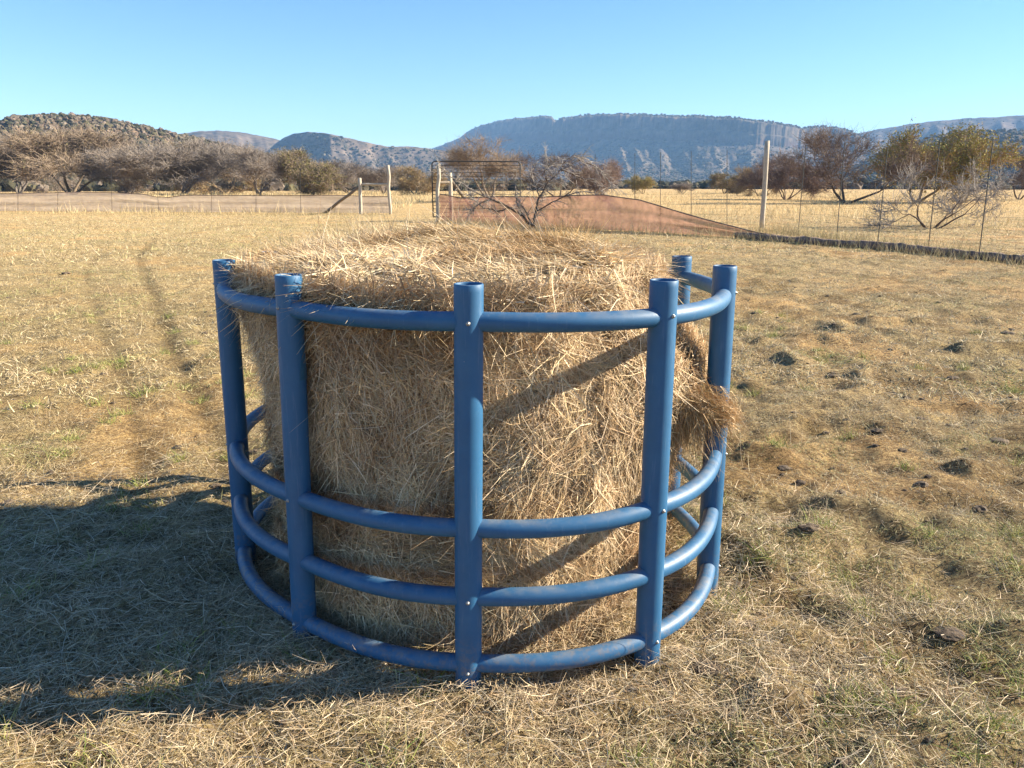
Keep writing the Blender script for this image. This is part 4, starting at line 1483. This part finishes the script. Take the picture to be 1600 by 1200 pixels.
# silvery dead bush in front, right
PROTO['silver_a'] = dict(seed=25, spread=4.8, height=2.3, stems=5, depth=3, twigs=10, bark='dark', twig_col='silver', twig_w=0.015, twig_len=0.36, droop=0.04)
place_tree('silver_a', 1455, 356, 262, 200, "silvery bare bush with arching twigs behind the right fence", 0.7, "bare_bush", "bare bushes near the fence")


def dead_bush():
    g = np.random.default_rng(77)
    base = on_ground(832, 356)
    Y = base[1]
    root = empty("bare_bush", (base[0], base[1], 0), "bare fallen looking bush with one long slanting limb before the gate", "tree", "bare bushes near the fence")
    O = np.array([base[0], base[1], 0])

    def pl(pts, dy):
        n_ = len(pts)
        return np.array([at_depth(x_, y_, Y + dy * k / (n_ - 1)) for k, (x_, y_) in enumerate(pts)]) - O
    limbs = [
        (pl([(834, 358), (818, 338), (800, 325), (768, 312), (738, 297), (702, 275), (683, 258)], -1.0), 0.075, 0.014),
        (pl([(768, 312), (752, 317), (738, 327), (730, 340)], -0.8), 0.04, 0.014),
        (pl([(800, 325), (775, 330), (752, 322), (740, 312), (725, 290)], 0.5), 0.035, 0.012),
        (pl([(832, 357), (838, 330), (843, 308), (856, 286), (876, 266), (903, 250), (914, 246)], 0.6), 0.07, 0.018),
        (pl([(843, 308), (836, 290), (828, 270), (840, 252)], 0.9), 0.035, 0.012),
        (pl([(856, 286), (850, 270), (858, 258), (850, 240)], -0.5), 0.03, 0.01),
        (pl([(838, 330), (870, 312), (900, 300), (930, 300), (945, 318)], -0.7), 0.035, 0.012),
        (pl([(876, 266), (900, 275), (925, 283), (945, 305), (955, 330)], 0.4), 0.03, 0.01),
        (pl([(903, 250), (925, 258), (945, 272), (958, 300)], -0.3), 0.022, 0.009),
        (pl([(876, 266), (882, 252), (895, 243), (915, 247)], -0.6), 0.02, 0.008),
        (pl([(818, 338), (806, 315), (805, 290), (800, 268)], 0.7), 0.03, 0.01),
        (pl([(834, 357), (822, 330), (808, 310)], 0.3), 0.05, 0.02),
    ]
    bag, tw = Bag(), Bag()
    dark, sil = np.array((0.10, 0.072, 0.058)), np.array((0.34, 0.30, 0.265))
    SA, SB = [], []
    for k, (pth, r0, r1) in enumerate(limbs):
        n_ = len(pth)
        t = np.linspace(0, n_ - 1, (n_ - 1) * 4 + 1)
        P = np.stack([np.interp(t, np.arange(n_), pth[:, c_]) for c_ in range(3)], -1)
        P[1:] += g.normal(0, 0.02, (len(P) - 1, 3))
        r = np.linspace(r0, r1, len(P))
        V, F = sweep(P, r * 0.75, 7, True, 0.06, k)
        f = np.clip((t / (n_ - 1) - 0.35) * 1.6, 0, 1)
        cc = dark * (1 - f[:, None]) + sil * 0.75 * f[:, None]
        cc = np.concatenate([np.repeat(cc, 7, axis=0), cc[:1], cc[-1:]])
        bag.add(V, F, cc)
        SA.append(P[2:-1]); SB.append(P[3:])
    SA, SB = np.concatenate(SA), np.concatenate(SB)
    # two generations of side twigs, arching over and drooping
    n_ = 330
    i = g.integers(0, len(SA), n_)
    right = SA[i][:, 0] > -0.2
    P = SA[i]
    d = norm(norm(SB[i] - SA[i]) * 0.6 + g.normal(0, 0.6, (n_, 3)) + np.stack([0.5 * right, 0 * right, 0.25 + 0 * right], -1))
    L = np.where(right, 0.55, 0.32) * (0.3 + g.random(n_))
    K = 6
    prev, dp = P.copy(), d
    subA, subB = [], []
    for s in range(K):
        dp = norm(dp + g.normal(0, 0.16, (n_, 3)) + np.array([0, 0, -0.20]) * right[:, None])
        q = prev + dp * (L / K * 1.5)[:, None]
        q[:, 2] = np.maximum(q[:, 2], 0.05)
        V, F = frustums(prev, q, np.full(n_, 0.013 * (1 - s / 8)), np.full(n_, 0.013 * (1 - (s + 1) / 8)), 4)
        tw.add(V, F, np.repeat(sil * (0.6 + 0.6 * g.random((n_, 1))), 8, axis=0))
        subA.append(prev); subB.append(q)
        prev = q
    SA, SB = np.concatenate(subA), np.concatenate(subB)
    n_ = 1500
    i = g.integers(0, len(SA), n_)
    d = norm(norm(SB[i] - SA[i]) + g.normal(0, 0.7, (n_, 3)) + np.array([0.1, 0, -0.15]))
    L = 0.08 + 0.28 * g.random(n_)
    V, F = frustums(SA[i], SA[i] + d * L[:, None], np.full(n_, 0.006), np.full(n_, 0.004), 3)
    tw.add(V, F, np.repeat(sil * (0.6 + 0.6 * g.random((n_, 1))), 6, axis=0))
    bag.build("trunk", M_BARK, root, True)
    tw.build("crown", M_BARK, root)


dead_bush()

# ------------------------------------------------------------------ haze
def build_haze():
    x0, x1, y0, y1, z0, z1 = -7000, 7000, -7000, 9000, -9, 620
    V = np.array([(x, y, z) for x in (x0, x1) for y in (y0, y1) for z in (z0, z1)], float)
    F = np.array([(0, 1, 3, 2), (4, 6, 7, 5), (0, 4, 5, 1), (2, 3, 7, 6), (0, 2, 6, 4), (1, 5, 7, 3)])
    m = bpy.data.materials.new("air haze")
    m.use_nodes = True
    nt = m.node_tree
    nt.nodes.remove(nt.nodes["Principled BSDF"])
    v = nt.nodes.new("ShaderNodeVolumePrincipled")
    v.inputs["Color"].default_value = (0.30, 0.57, 1.0, 1)
    v.inputs["Density"].default_value = 1.05e-4
    nt.links.new(v.outputs[0], nt.nodes["Material Output"].inputs["Volume"])
    tag(mesh_np("haze", V, F, m), kind="stuff")


build_haze()
